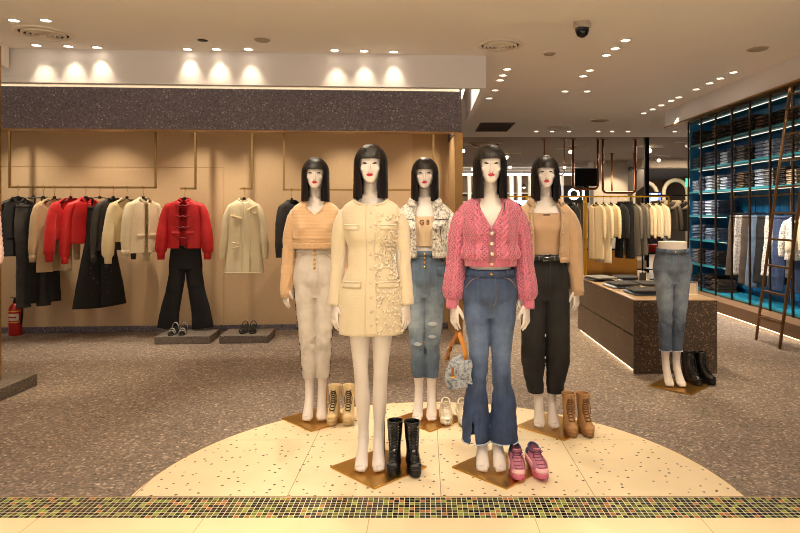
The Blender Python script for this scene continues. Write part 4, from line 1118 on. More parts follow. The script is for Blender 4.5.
# fire extinguisher
fe = thing('fire_extinguisher', 'red fire extinguisher on the floor below the left rail', 'fire extinguisher', A(U(-4.865,.14), .14, 0), 0)
M_RED = plain('red_enamel', lin(176,20,18), .3, coat=.3)
MB().lathe([(.060,0),(.068,.006),(.070,.02),(.070,.30),(.064,.335),(.045,.362),(.022,.378),(.022,.39)]).build('cylinder', M_RED, fe)
MB().lathe([(.026,.388),(.026,.41),(.018,.42),(.018,.44)]).build('valve', M_BLACKM, fe)
MB().tube([(0,.02,.435),(0,-.03,.45),(.0,-.085,.462)], [(.010,.004)]*3, 8, up=(1,0,0)).build('handle', M_BLACKM, fe)
MB().tube([(.02,0,.415),(.065,-.01,.42),(.092,-.01,.36),(.088,-.012,.24),(.078,-.015,.13)], .011, 8).build('hose', M_BLACKM, fe)
MB().grid([[(.0712*math.sin(t), -.0712*math.cos(t), z) for t in [-1.1+2.2*i/16 for i in range(17)]] for z in (.18,.26)]).build('instruction_label', plain('white_label', lin(214,200,180), .6), fe)
for z in (.155, .285): MB().lathe([(.0715,z),(.0715,z+.012)], capA=False, capB=False).build('yellow_band', plain('yellow_band', lin(220,170,40), .5), fe)
MB().grid([[(.0718*math.sin(t), -.0718*math.cos(t), z) for t in [-.7+1.4*i/10 for i in range(11)]] for z in (.212,.230)]).build('red_marking', M_RED, fe)
# ------------------------------------------------------------------ clothes in the alcove
M_LEATH = plain('black_leather', lin(20,19,20), .3, bump=.15, bs=60, coat=.2)
M_BLKWOOL = plain('black_wool', lin(20,19,21), .9, sheen=.2, var=.15, vs=60)
M_CHAR = plain('charcoal_cloth', lin(52,50,50), .85, var=.12, vs=40)
M_CARD = knit('oatmeal_knit', lin(214,184,140), 60, 60, .8, var=.15)
M_REDK = plain('red_knit', lin(206,28,28), .85, var=.12, vs=40, bump=.3, bs=220, sheen=.2)
M_REDS = plain('red_satin', lin(206,26,26), .5, var=.08, vs=14)
M_REDQ = plain('red_quilted', lin(190,18,24), .6, var=.18, vs=22, bump=.8, bs=48)
M_REDD = plain('dark_red_trim', lin(140,12,18), .6)
M_IVORY = plain('ivory_fluff', lin(232,212,166), .95, var=.06, vs=40, bump=.8, bs=120, sheen=.4)
M_IVORYD = plain('ivory_denim', lin(232,216,182), .8, var=.05, vs=30, bump=.15, bs=90)
M_TWEED = plain('ivory_tweed', lin(228,214,178), .95, var=.12, vs=160, bump=.7, bs=260)
M_GREYJ = denim('black_washed_denim', lin(58,57,58), lin(112,108,104), lin(34,34,36), fade_amt=.5, centre=(0,0,-.35))
M_JET = plain('black_trouser_cloth', lin(14,14,15), .8, var=.2, vs=50)
M_VELV = plain('black_velvet', lin(16,15,16), .7, sheen=.4)
M_LACE = plain('sheer_charcoal_cloth', lin(60,56,52), .6, var=.25, vs=120)
G = 'clothes on the long brass rail'; GH = 'hangers on the long brass rail'
def at_rail(x, dz=0): return A(U(x), RV, RZ+dz)
T = math.radians
seq = [  # x on the rail
 (-4.67, 'top', dict(name='leather_jacket', cat='jacket', label='black leather jacket with puffed sleeves, first on the left rail', mat=M_LEATH, L=.66, slv=.60, sr=.050, button=M_GOLD, nb=3, collar_mat=M_LEATH, pockets=M_LEATH)),
 (-4.50, 'bot', dict(name='jeans', cat='jeans', label='washed black jeans hanging second on the left rail', mat=M_GREYJ, L=1.17, W=.165, rk=.075, rh=.075, stitch=M_STITCHB, ztop=-.20, depth=.027, spread=.0)),
 (-4.265, 'top', dict(name='cardigan', cat='cardigan', label='oatmeal open-knit cardigan with fringe beside the red cardigan', mat=M_CARD, L=.84, slv=.62, sr=.044, open_=.18, neck=.16, cuff=M_CARD)),
 (-4.085, 'top', dict(name='cardigan', cat='cardigan', label='red v-neck knit cardigan with balloon sleeves on the left rail', mat=M_REDK, L=.48, slv=.62, sr=.050, puff=.016, open_=.06, neck=.20, button=M_REDD, nb=4, cuff=M_REDK)),
 (-3.915, 'top', dict(name='blouse', cat='blouse', label='red satin blouse hanging beside the studded black trousers', mat=M_REDS, L=.52, slv=.64, sr=.050, puff=.010, cuff=M_REDS, collar_mat=M_REDS)),
 (-3.76, 'bot', dict(name='trousers', cat='trousers', label='black studded wide trousers hanging on the left rail', mat=M_JET, L=1.16, W=.13, rk=.115, rh=.165, studs=M_SILVER, spread=.05, ztop=-.22, depth=.030)),
 (-3.61, 'top', dict(name='top', cat='top', label='charcoal sheer-sleeved top behind the ivory cardigan on the left rail', mat=M_LACE, L=.60, slv=.62, sr=.040, cuff=M_LACE, depth=.04)),
 (-3.455, 'top', dict(name='cardigan', cat='cardigan', label='fluffy ivory cardigan with balloon sleeves near the end of the left rail', mat=M_IVORY, L=.50, slv=.64, sr=.050, puff=.024, open_=.05, neck=.18, button=M_PEARL, nb=4, cuff=M_IVORY)),
 (-3.27, 'top', dict(name='denim_jacket', cat='jacket', label='ivory denim jacket with frayed hem, last on the left rail', mat=M_IVORYD, L=.62, slv=.56, sr=.054, open_=.10, neck=.06, button=M_GOLD, nb=5, cuff=M_IVORYD, collar_mat=M_IVORYD, pockets=M_IVORYD, trim=M_IVORYD)),
]
names = ['the black leather jacket', 'the washed black jeans', 'the oatmeal cardigan', 'the red knit cardigan', 'the red satin blouse', 'the studded black trousers', 'the charcoal sheer-sleeved top', 'the ivory fluffy cardigan', 'the ivory denim jacket']
ang = [46, 46, 52, 52, 52, 50, 54, 56, 58]
for (x, kind, kw), nm, an in zip(seq, names, ang):
    rz = AL+T(an)
    hanger('black hanger holding '+nm, at_rail(x), rz, GH, clip=kind == 'bot', rail=AL, zt=kw.get('ztop', -.2))
    (hung_top if kind == 'top' else hung_trousers)(loc=at_rail(x), rz=rz, group=G, seed=x, **kw)
# a second pair of dark trousers behind the oatmeal cardigan, seen below it
hanger('black hanger holding the plain black trousers', at_rail(-4.39), AL+T(46), GH, clip=True, rail=AL)
hung_trousers('trousers', 'trousers', 'plain black trousers showing below the oatmeal cardigan', at_rail(-4.39), AL+T(46), G, M_JET, L=1.12, W=.14, rk=.066, rh=.070, ztop=-.20, depth=.020, spread=.02)

# red jacket with black trousers, and cream coat on their hooks
def at_hook(x, v=RV): return A(U(x, v), v, RZ-.010)
RJ, CJ = -2.80, -2.12
hanger('black hanger holding the red quilted jacket', at_hook(RJ), AL, 'hangers on the hook rails', rail=AL)
hanger('black hanger holding the cream tweed coat', at_hook(CJ), AL, 'hangers on the hook rails', rail=AL)
jk = hung_top('quilted_jacket', 'jacket', 'red quilted bomber jacket with knotted fastenings above black trousers', at_hook(RJ), AL, None, M_REDQ, L=.57, W=.205, slv=.60, sr=.056, puff=.018, open_=.16, neck=.04, cuff=M_REDQ, collar_mat=M_REDQ, pockets=M_REDQ, out=.060, depth=.065)
for k in range(4):
    z = -.20-.125*k
    MB().tube([(-.085,-.070,z+.012),(-.03,-.074,z-.006),(0,-.078,z+.004),(.03,-.074,z-.006),(.085,-.070,z+.012)], [.006,.008,.012,.008,.006], 8).build('knot_fastening', M_REDD, jk)
hung_trousers('trousers', 'trousers', 'black flared trousers hanging below the red quilted jacket', at_hook(RJ)+Vector((.01,.0,-.0)), AL, None, M_JET, L=.958, W=.165, rk=.098, rh=.125, ztop=-.668, depth=.036, spread=.075)
ct = hung_top('coat', 'coat', 'cream tweed coat with a diagonal front and bow trims on the wall hook', at_hook(CJ), AL, None, M_TWEED, L=.855, W=.172, flare=.055, slv=.64, sr=.046, neck=.035, collar_mat=M_TWEED, out=.072, depth=.065, trim=M_TWEED)
def bow(p, s, rot):
    for sg in (-1, 1):
        M = Matrix.Rotation(rot, 4, 'Y')
        MB().ell(Vector(p)+M @ Vector((sg*s*.8,0,0)), (s*.75,.008,s*.42), 12, 8, M.to_3x3()).build('bow_loop', M_IVORY, ct)
    MB().ell(p, (s*.3,.011,s*.3), 10, 6).build('bow_knot', M_PEARL, ct)
cord('front_edge', [(-.02,-.058,-.16),(.03,-.068,-.22),(.075,-.072,-.28),(.09,-.074,-.45),(.085,-.078,-.65),(.085,-.090,-.96)], .006, M_IVORY, ct)
for p, s, ro in (((-.075,-.074,-.335),.046,.3),((.095,-.066,-.235),.046,-.5),((.12,-.064,-.28),.032,.2),((-.08,-.078,-.64),.030,.2)): bow(p, s, ro)
cord('pocket_edge', [(-.13,-.078,-.70),(-.03,-.084,-.67)], .007, M_IVORY, ct)
# shoes on the plinths
M_STRAPS = plain('silver_strap_leather', lin(190,186,182), .3, .5)
def sandal(label, loc, rz, mat, group):
    r = thing('sandal', label, 'sandal', loc, rz, group)
    MB().grid([[(x, y, z+.055*max(0, (y+.02)/.12)) for x, y in sole_poly(.060, .078, .24)] for z in (0, .012)], True, None, True, True).build('sole', M_BLKSOLE, r)
    MB().tube([(0,.095,.05),(0,.098,.02),(0,.098,.001)], [.024,.018,.016], 10).build('heel', M_BLKSOLE, r)
    for y, z, h in ((-.075,.010,.045),(-.045,.014,.058),(.05,.045,.075)):
        MB().tube([(.040*math.cos(a)*.95, y, z+h*math.sin(a)) for a in [PI*k/10 for k in range(11)]], [(.004,.012)]*11, 8, up=(0,0,1)).build('strap', mat, r)
    return r
for k, (x, g, m) in enumerate(((-2.835,'red',M_STRAPS),(-2.73,'red',M_STRAPS),(-2.07,'cream',M_BLKWOOL),(-1.97,'cream',M_BLKWOOL))):
    side = 'left' if k % 2 == 0 else 'right'
    c = 'silver-strapped sandal, %s of the pair between the black trouser legs' % side if g == 'red' else 'black strapped sandal, %s of the pair on the plinth under the cream coat' % side
    vv = .625 if g == 'red' else .57; p = A(U(x,vv), vv, .0865); sandal(c, p, AL+(.12 if k % 2 else -.05), m, 'silver sandals' if g == 'red' else 'black sandals')
# dark garments on the rail behind the back-row mannequins
G2 = 'clothes on the rail behind the mannequins'
for x, nm, mat, lab, kw in ((-1.57,'cardigan',M_CHAR,'charcoal long-sleeved top hanging behind the apricot sweater mannequin',dict(L=.55, slv=.60, sr=.045)),
                            (-1.36,'coat',M_CARD,'beige coat hanging behind the apricot sweater mannequin',dict(L=.95, slv=.60, sr=.05)),
                            (-.72,'jacket',M_CARD,'beige jacket hanging between the cream coat and apricot sweater mannequins',dict(L=.62, slv=.58, sr=.05)),
                            (-.05,'blouse',M_REDS,'red blouse hanging behind the bleached denim jacket mannequin',dict(L=1.02, slv=.60, sr=.05))):
    p = A(U(x), RV, RZ-.020)
    hanger('black hanger holding the '+lab.split(' hanging')[0]+' behind the mannequins', p, AL+T(58), 'hangers behind the mannequins', rail=AL)
    hung_top(nm, nm if nm != 'cardigan' else 'top', lab, p, AL+T(58), G2, mat, seed=x, **kw)
# ------------------------------------------------------------------ ceiling fittings
M_LAMP = emit('lamp_glow', (1, .86, .64, 1), 9.0)
M_RIM = plain('white_lamp_rim', lin(226,214,200), .5)
def downlight(label, x, y, group, z=CZ, r=.043):
    d = thing('downlight', label, 'downlight', (x, y, z), 0, group)
    MB().lathe([(r+.014,0),(r+.014,-.006),(r,-.008),(r,-.002)], capA=False, capB=False).build('rim', M_RIM, d)
    MB().lathe([(r*.96,-.003),(r*.55,-.0045)], capA=False, capB=True).build('lens', M_LAMP, d)
    return d
ordn = ['first','second','third','fourth','fifth','sixth','seventh','eighth','ninth','tenth','eleventh','twelfth']
BULK = [(-3.62,5.39),(-3.34,5.39),(-3.93,6.19),(-3.63,6.23),(-3.36,6.27),(-2.46,6.34),(-2.16,6.34),(-1.83,6.34),(-.94,6.38),(-.64,6.41),(-.33,6.44)]
for k, (x, y) in enumerate(BULK[:2]): downlight('downlight above the round vent, %s of two' % ('left','right')[k], x, y, 'downlights by the left vent')
for k, (x, y) in enumerate(BULK[2:]): downlight('downlight washing the white bulkhead, %s from the left end' % ordn[k], x, y, 'downlights along the bulkhead')
for k, (x, y) in enumerate([(.97,7.22),(.96,7.54),(.96,7.82),(.97,8.46),(.95,9.05)]): downlight('downlight in the row beyond the bulkhead corner, %s from the front' % ordn[k], x, y, 'downlights beyond the bulkhead')
for k, (x, y) in enumerate([(1.97,6.01),(1.96,6.31),(1.95,6.58),(1.96,7.28),(1.96,7.59),(1.95,8.53),(2.26,8.53)]): downlight('downlight in the row behind the dome camera, %s from the front' % ordn[k], x, y, 'downlights behind the dome camera')
for k, (x, y) in enumerate([(3.72,7.38),(3.72,7.71),(3.72,8.0),(3.72,8.39),(3.72,8.97),(3.72,9.25),(3.72,9.63),(3.72,10.0),(3.72,10.4)]): downlight('downlight in the row along the blue shelving, %s from the front' % ordn[k], x, y, 'downlights along the blue shelving')
for k, x in enumerate([2.32,2.65,3.0,3.61,3.9,4.23,5.2,5.5]): downlight('downlight in the far row near the ceiling edge, %s from the left' % ordn[k], x, 12.75, 'downlights at the ceiling edge')
# round air vents: concentric rings
def vent(label, x, y, r):
    v = thing('air_vent', label, 'air vent', (x, y, CZ), 0, 'round ceiling vents')
    MB().lathe([(r,0),(r*.99,-.012),(r*.84,-.018),(r*.80,-.004)], n=40, capA=False, capB=False).build('flange', M_RIM, v)
    for k in range(4):
        q = r*(.72-.165*k); MB().lathe([(q,-.002),(q*.995,-.022),(q-.020,-.030),(q-.017,-.010)], n=36, capA=False, capB=False).build('cone_ring', M_RIM, v)
    MB().lathe([(.03,-.012),(.026,-.032),(.0,-.036)], capB=False).build('centre_cap', M_RIM, v)
    MB().lathe([(r*.82,-.0015),(.001,-.0015)], n=36, capA=False, capB=False).build('duct', plain('vent_dark', lin(60,50,42), .9), v)
vent('round ceiling vent above the left end of the bulkhead', -3.60, 5.78, .26)
vent('round ceiling vent above the pink cardigan mannequin', .76, 6.19, .235)
vent('round ceiling vent at the far edge of the ceiling', 2.64, 12.2, .26)
# small discs: loudspeakers, smoke detector
M_DISC = plain('grey_grille', lin(166,150,132), .8)
for x, y, r, nm, lab in ((-1.59,5.98,.075,'ceiling_speaker','small round ceiling speaker before the bulkhead middle'),(1.32,6.5,.06,'smoke_detector','small round smoke detector below the dome camera'),(3.43,6.31,.10,'ceiling_speaker','round ceiling speaker near the jeans shelving'),(3.2,11.2,.16,'ceiling_speaker','flat round ceiling speaker far back by the ceiling edge')):
    v = thing(nm, lab, 'speaker' if 'speaker' in nm else 'smoke detector', (x, y, CZ)); MB().lathe([(r,0),(r*.97,-.014),(r*.86,-.020)], n=28, capA=False).build('grille', M_DISC, v); MB().lathe([(r+.012,0),(r+.010,-.006),(r,-.008)], n=28, capA=False, capB=False).build('rim', M_RIM, v)
v = thing('recessed_spotlight', 'small dark wall-washer lens before the bulkhead', 'lamp', (-2.18, 6.0, CZ)); MB().lathe([(.05,0),(.048,-.012),(.02,-.016)], capA=False).build('lens', M_BLACKM, v); MB().lathe([(.062,0),(.06,-.006),(.05,-.008)], capA=False, capB=False).build('rim', M_RIM, v)
# dark rectangular return grille
g = thing('return_grille', 'dark rectangular ceiling grille beyond the bulkhead corner', 'air vent', (1.37, 12.1, CZ))
MB().box((0,0,-.006), (.66,1.2,.012)).build('frame', plain('dark_grille', lin(70,60,50), .8), g, smooth=False)
for k in range(9): MB().box((0,-.5+.125*k,-.016), (.60,.03,.010)).build('slat', bpy.data.materials['dark_grille'], g, smooth=False)
# dome camera
d = thing('ceiling_camera', 'black dome security camera under the ceiling', 'security camera', (1.40, 5.45, CZ))
MB().lathe([(.070,0),(.075,-.012),(.078,-.045),(.066,-.058)], capA=False).build('housing', plain('camera_grey', lin(176,164,152), .5), d)
MB().lathe([(.062,-.058),(.060,-.085),(.045,-.118),(.020,-.136),(.001,-.139)], capA=False).build('dome', plain('smoked_dome', lin(14,13,13), .08), d)
MB().tube([(0,-.055,-.085),(0,-.066,-.092)], [.014,.012], 10).build('lens', M_BLACKM, d)
# ------------------------------------------------------------------ blue jeans shelving on the right wall
SX, SD = 4.45, .44
YS = [10.31, 9.83, 9.34, 8.85, 8.36, 7.87, 7.38, 6.89, 6.40, 5.91]
LV = [.23, .62, 1.02, 1.41, 1.80, 2.18, 2.57, 2.97]
M_BLUE = plain('petrol_blue_panel', lin(6,104,158), .5, var=.05, vs=3)
M_TEALGL = plain('teal_shelf_edge', lin(50,140,150), .3)
M_TEAL = plain('teal_shelf', lin(24,120,150), .4)
M_POST = plain('dark_bronze_post', lin(66,50,38), .4, .7)
M_LEDW = emit('shelf_led', (1, .86, .68, 1), 1.5)
slab('wall_right', SX+SD+.01, SX+SD+.15, 3.2, 10.36, 0, CZ, M_BLUE)
slab('wall_right_far', SX+SD+.15, 9, 10.30, 10.36, 0, CZ, M_DKCEIL)
slab('floor_step', 4.17, SX+SD, 3.6, 10.34, .035, .19, plain('brown_step', lin(112,84,58), .6, var=.1, vs=30))
slab('floor_step_base', 4.24, SX+SD, 3.6, 10.32, 0, .036, M_BLACKM)
M_LEDF = emit('floor_led', (1, .72, .40, 1), 5.0)
tag(MB().box((4.215, 6.95, .022), (.02, 6.7, .016)).build('led_strip', M_LEDF, None, smooth=False), 'warm LED strip glowing under the brown step below the blue shelving', 'light strip')
slab('wall_fascia', 4.02, 4.10, 3.2, 10.25, 2.89, CZ, M_WHITEP)
slab('wall_fascia_end', 4.10, SX+SD, 10.19, 10.25, 2.99, CZ, M_WHITEP)
slab('ceiling_shelf_soffit', 4.10, SX+SD, 3.2, 10.19, 3.06, 3.10, M_BLACKM)
slab('trim_7', 4.005, 4.115, 3.2, 10.26, 2.865, 2.889, M_GOLDTRIM)
tag(MB().box((4.125, 6.9, 2.93), (.016, 6.4, .016)).build('led_strip', M_LED, None, smooth=False), 'warm LED strip behind the fascia above the blue shelving', 'light strip')

su = thing('shelving_unit', 'tall petrol-blue shelving unit full of folded jeans along the right wall', 'shelving unit', (SX, 8.1, .19))
def sb(name, c, d, mat, bev=0): 
    return MB().box((c[0]-SX, c[1]-8.1, c[2]-.19), d).build(name, mat, su, smooth=False, bevel=bev)
ymid, ylen = (YS[0]+YS[-1])/2, YS[0]-YS[-1]
sb('back_panel', (SX+SD-.012, ymid, (2.97+.2)/2+.1), (.02, ylen, 2.97-.2), M_BLUE)
sb('end_panel', (SX+SD/2+.01, YS[0]+.012, 1.59), (SD-.02, .022, 2.78), M_BLUE)
for y in YS: sb('post', (SX-.012, y, 1.585), (.024, .024, 2.79), M_POST)
for y in YS[1:-1]: sb('back_post', (SX+SD-.035, y-.245, 1.585), (.02, .02, 2.79), M_SILVER)
for k, z in enumerate(LV):
    y0 = YS[0] if True else 0; y1 = YS[-1] if k in (0, 4, 5, 6, 7) else YS[2]
    s_ = sb('shelf', (SX+SD/2-.005, (y0+y1)/2, z-.010), (SD-.035, y0-y1, .020), M_TEAL)
    sb('shelf_edge', (SX+.003, (y0+y1)/2, z-.012), (.010, y0-y1, .026), M_TEALGL if k < 7 else M_POST)
    if k in (1, 2, 3, 4, 5, 6, 7): sb('shelf_led', (SX+.16, (y0+y1)/2, z-.030), (.010, y0-y1-.03, .006), M_LEDW)
sb('hanging_bar', (SX+.20, (YS[2]+YS[-1])/2, 1.69), (.020, YS[2]-YS[-1], .020), M_RAIL)
for y in (9.2, 8.12, 7.0): sb('bar_bracket', (SX+.20, y, 1.745), (.016, .016, .10), M_RAIL)
sb('ladder_rail', (4.186, 6.5, 2.80), (.020, 1.1, .020), M_GOLDTRIM)
for y in (6.9, 6.0): sb('rail_bracket', (4.31, y, 2.80), (.27, .014, .014), M_GOLDTRIM)

# folded jeans: a folded pair shows a rounded fold at the front, a slit between layers
def folded_mesh(name, mat, seed):
    rr = random.Random(seed); mb = MB()
    W, D, Hh = .205, .30, .046
    P = []
    n = 22
    for q in range(9):
        y = -W/2+W*q/8; edge = 1-.10*(abs(q-4)/4)**4; row = []
        for i in range(n):
            a = 2*PI*i/n; x = sgp(math.cos(a), .38)*D/2*(1-.02*(abs(q-4)/4)**3); z = Hh/2+sgp(math.sin(a), .55)*Hh/2*edge
            if math.cos(a) < -.80: x += .012*math.exp(-((z-Hh/2)/.005)**2)
            x += .004*noise.noise(Vector((y*25, z*40, seed))); z += .0025*noise.noise(Vector((x*18, y*18, seed+4)))*(1 if z > .02 else 0)
            row.append((x, y, max(0, z)))
        P.append(row)
    mb.grid(P, True, None, True, True, flip=True)
    me = mb.mesh(name); me.materials.append(mat); me.shade_smooth(); me.set_sharp_from_angle(angle=math.radians(60)); return me
def cloth(name, a, b, c): return denim(name, a, b, c, fade_amt=0, scale=16)
M_FD = {'black': cloth('folded_black', lin(34,30,30), lin(64,58,56), lin(18,17,18)), 'brown': cloth('folded_brown', lin(86,66,50), lin(128,104,80), lin(52,40,32)),
        'dark blue': cloth('folded_dark_blue', lin(62,78,108), lin(124,140,164), lin(30,40,60)), 'mid blue': cloth('folded_mid_blue', lin(112,132,160), lin(182,194,208), lin(60,78,106)),
        'pale blue': cloth('folded_pale_blue', lin(178,190,204), lin(224,226,228), lin(116,134,156)), 'grey': cloth('folded_grey', lin(128,126,124), lin(182,178,172), lin(76,76,80)), 'sand': cloth('folded_sand', lin(172,146,116), lin(206,184,154), lin(126,104,80))}
FM = {k: [folded_mesh('folded_jeans', m, 11+i*7+j) for j in range(2)] for i, (k, m) in enumerate(M_FD.items())}
H_ = .0475
lvl = {6: 'top', 5: 'second', 4: 'third', 3: 'fourth', 2: 'fifth', 1: 'sixth', 0: 'lowest'}
hue = {6: ['black','black','black','brown','black','black','black','black','brown','black','black','brown','mid blue','grey'],
       5: ['mid blue','dark blue','mid blue','dark blue','pale blue','dark blue','grey','black','mid blue','pale blue','mid blue','grey','sand','sand'],
       4: ['pale blue','dark blue','pale blue','grey','pale blue','dark blue','brown','black','pale blue','grey','black','sand','brown','sand'],
       3: ['mid blue','dark blue','pale blue','dark blue'], 2: ['mid blue','dark blue','mid blue','dark blue'], 1: ['grey','black','dark blue','black'], 0: ['black','dark blue','black','brown']}
num = ['bottom one','second up','third up','fourth up','fifth up','sixth up']
rs = random.Random(5)
for k, cols in hue.items():
    for j, c in enumerate(cols):
        bay, half = j//2, j % 2
        yb = YS[bay]-.245+(.112 if half == 0 else -.112)
        cnt = rs.choice([4, 5, 5, 5]) if k != 6 else rs.choice([3, 4, 5])
        for q in range(cnt):
            o = bpy.data.objects.new('folded_jeans', FM[c][q % 2]); COL.objects.link(o)
            o.location = (SX+.185+rs.uniform(-.012, .006), yb+rs.uniform(-.004, .004), LV[k]+.0008+q*H_); o.rotation_euler = (0, 0, rs.uniform(-.03, .03))
            tag(o, 'folded %s jeans, %s, %s stack, %s bay from the far end, %s shelf' % (c, num[q], ('far','near')[half], ordn[bay], lvl[k]), 'jeans', 'folded jeans on the blue shelving')

# jeans hanging under the third shelf
def long_hanger(label, loc, rz):
    h = thing('clothes_hanger', label, 'hanger', loc, rz, 'hangers under the blue shelves')
    hook(h, PI-rz, M_BLACKM, -.225, .003)
    MB().tube([(-.15,0,-.262),(0,0,-.232),(.15,0,-.262)], [(.006,.008)]*3, 8).build('clip_bar', M_HANG, h)
    return h
M_JGREEN = denim('brown_corduroy', lin(70,56,44), lin(110,90,68), lin(40,32,26), fade_amt=0)
M_JPATCH = denim('patchwork_denim', lin(110,110,116), lin(196,190,184), lin(58,56,60), fade_amt=0, acid=1, scale=24)
HJ = [(8.98,'trousers','brown corduroy trousers, farthest of the clothes hanging under the blue shelves',M_JGREEN,.90),(8.80,'jeans','pale patchwork jeans second from the far end under the blue shelves',M_JPATCH,.86),(8.61,'trousers','dark brown trousers hanging right of the pale patchwork jeans',M_JGREEN,.98),
      (8.42,'jeans','light blue jeans hanging right of the dark brown trousers',M_JLIGHT,1.0),(8.22,'jeans','black jeans hanging left of the acid-bleached jeans',M_JBLACK,.92),(8.02,'jeans','acid-bleached jeans hanging left of the ladder',M_ACID,.80),(7.82,'jeans','dark blue jeans hanging behind the ladder',M_JBLUE,.98)]
for y, nm, lab, m, L in HJ:
    rz = -.80+rs.uniform(-.05, .05)
    loc = (SX+.20, y, 1.69)
    long_hanger('black clip hanger of the '+lab.split(',')[0].split(' hanging')[0].split(' second')[0]+' under the blue shelves', loc, rz)
    hung_trousers(nm, nm, lab, loc, rz, 'clothes hanging under the blue shelves', m, L=.0+L, W=.165, rk=.088, rh=.088, ztop=-.275, seed=y, stitch=M_STITCH if 'blue' in lab else None, depth=.028, spread=.03)
for y, nm, lab, m, kw in ((7.60,'denim_waistcoat','grey denim jacket hanging under the blue shelves behind the ladder',M_ACID,dict(L=.55, slv=.45, sr=.045, button=M_SILVER)),(7.38,'padded_jacket','ivory padded jacket with balloon sleeves, nearest under the blue shelves',M_IVORYD,dict(L=.42, slv=.42, sr=.055, puff=.028, cuff=M_IVORYD))):
    lh = long_hanger('black hanger of the '+lab.split(' hanging')[0].split(' with')[0]+' under the blue shelves', (SX+.20, y, 1.69), -.85)
    hung_top('jacket', 'jacket', lab, (SX+.20, y, 1.535), -.85, 'clothes hanging under the blue shelves', m, seed=y, depth=.045, out=.03, W=.17, **kw)

# ladder
M_LADDER = plain('bronze_ladder', lin(124,88,50), .35, .8)
ld = thing('ladder', 'tall dark bronze ladder leaning against the blue shelving', 'ladder', (3.78, 6.76, 0))
for y in (.23, -.235): MB().tube([(0,y,0),(.40-.021*1.0,y,2.80),(.395,y,2.90)], [(.012,.026)]*3, 8, up=(1,0,0)).build('side_rail', M_LADDER, ld)
for k in range(9):
    z = .266+.296*k; x = .40*z/2.85
    MB().box((x, 0, z), (.045, .45, .022)).build('rung', M_LADDER, ld, smooth=False, bevel=.003)

# ------------------------------------------------------------------ counter
C0, C1, D0, D1, HC = 1.887, 2.640, 5.53, 7.55, .668
M_CNT = speckle('speckled_counter', lin(92,78,66), lin(110,95,80), lin(128,111,94), scale=120, rough=.5, bright=.01, white=lin(160,140,118))
M_CNTF = speckle('speckled_counter_end', lin(52,40,31), lin(76,60,46), lin(112,90,70), scale=110, rough=.5, bright=.05, white=lin(150,124,98))
M_CTOP = plain('counter_top_stone', lin(168,140,108), .3, var=.05, vs=12)
ct_ = thing('display_counter', 'low speckled display counter with folded clothes on top', 'counter', ((C0+C1)/2, (D0+D1)/2, 0))
def cb(name, x0, x1, y0, y1, z0, z1, mat, bev=0): return MB().box(((x0+x1)/2-(C0+C1)/2, (y0+y1)/2-(D0+D1)/2, (z0+z1)/2), (x1-x0, y1-y0, z1-z0)).build(name, mat, ct_, smooth=False, bevel=bev)
cb('plinth_base', C0+.05, C1-.05, D0+.02, D1-.03, 0, .035, M_BLACKM)
cb('lower_drawer', C0, C1-.02, D0+.02, D1, .030, .330, M_CNT, .002); cb('upper_drawer', C0, C1-.02, D0+.02, D1, .342, .655, M_CNT, .002)
cb('core', C0+.02, C1-.03, D0+.021, D1-.02, .03, .655, M_BLACKM)
cb('end_panel', C0, C1, D0, D0+.0195, .0, .656, M_CNTF, .001)
cb('side_panel', C1-.0195, C1, D0+.02, D1, .0, .656, M_CNTF)
cb('worktop', C0-.004, C1+.004, D0-.004, D1+.004, .656, HC, M_CTOP, .002)
cb('base_led', C0+.02, C0+.035, D0+.05, D1-.03, .008, .026, M_LEDF)
# things on the counter
def tee_mesh(name, mat, seed, w=.26, d=.34, h=.022):
    mb = MB(); P = []
    for q in range(11):
        y = -d/2+d*q/10; row = []
        for i in range(20):
            a = 2*PI*i/20; row.append((sgp(math.cos(a), .35)*w/2*(1-.05*(abs(q-5)/5)**4), y, max(0, h/2+sgp(math.sin(a), .5)*h/2*(1-.3*(abs(q-5)/5)**6)+.004*noise.noise(Vector((math.cos(a)*3, y*18, seed)))*(math.sin(a) > 0))))
        P.append(row)
    mb.grid(P, True, None, True, True, flip=True); me = mb.mesh(name); me.materials.append(mat); me.shade_smooth(); return me
tees = [(2.02,7.12,.0,.1,'black_wool','black folded knit, lowest of the far pile on the counter'),(2.04,7.10,1,.2,'folded_grey','grey folded knit on top of the far black knit on the counter'),(2.36,7.14,0,-.1,'folded_pale_blue','pale blue folded shirt at the far right of the counter'),(2.36,7.12,1,.05,'black_wool','black folded tee on the pale blue shirt at the far right'),
        (2.06,6.50,0,.05,'folded_pale_blue','pale blue folded shirt in the middle of the counter'),(2.09,6.48,1,.12,'black_wool','black folded tee on the pale blue shirt mid counter'),(2.40,6.52,0,-.08,'ivory_denim','white folded shirt in the middle right of the counter'),(2.39,6.50,1,.1,'charcoal_cloth','charcoal folded sweater on the white folded shirt'),
        (2.10,5.95,0,.04,'folded_mid_blue','blue folded shirt at the near end of the counter'),(2.12,5.93,1,-.06,'black_wool','black folded tee on the blue shirt at the near end')]
tm = {}
for k, (x, y, l, rz, m, lab) in enumerate(tees):
    if m not in tm: tm[m] = tee_mesh('folded_garment', bpy.data.materials[m], k)
    o = bpy.data.objects.new('folded_garment', tm[m]); COL.objects.link(o); o.location = (x, y, HC+.0008+l*.0275); o.rotation_euler = (0,0,rz); tag(o, lab, 'clothes', 'folded clothes on the counter')
M_ACR = NT('clear_acrylic'); M_ACR.P(Base_Color=(1,1,1,1), Transmission_Weight=1.0, Roughness=.05, IOR=1.2); M_ACR = M_ACR.m
M_PAPER = plain('white_card', lin(222,208,188), .7)
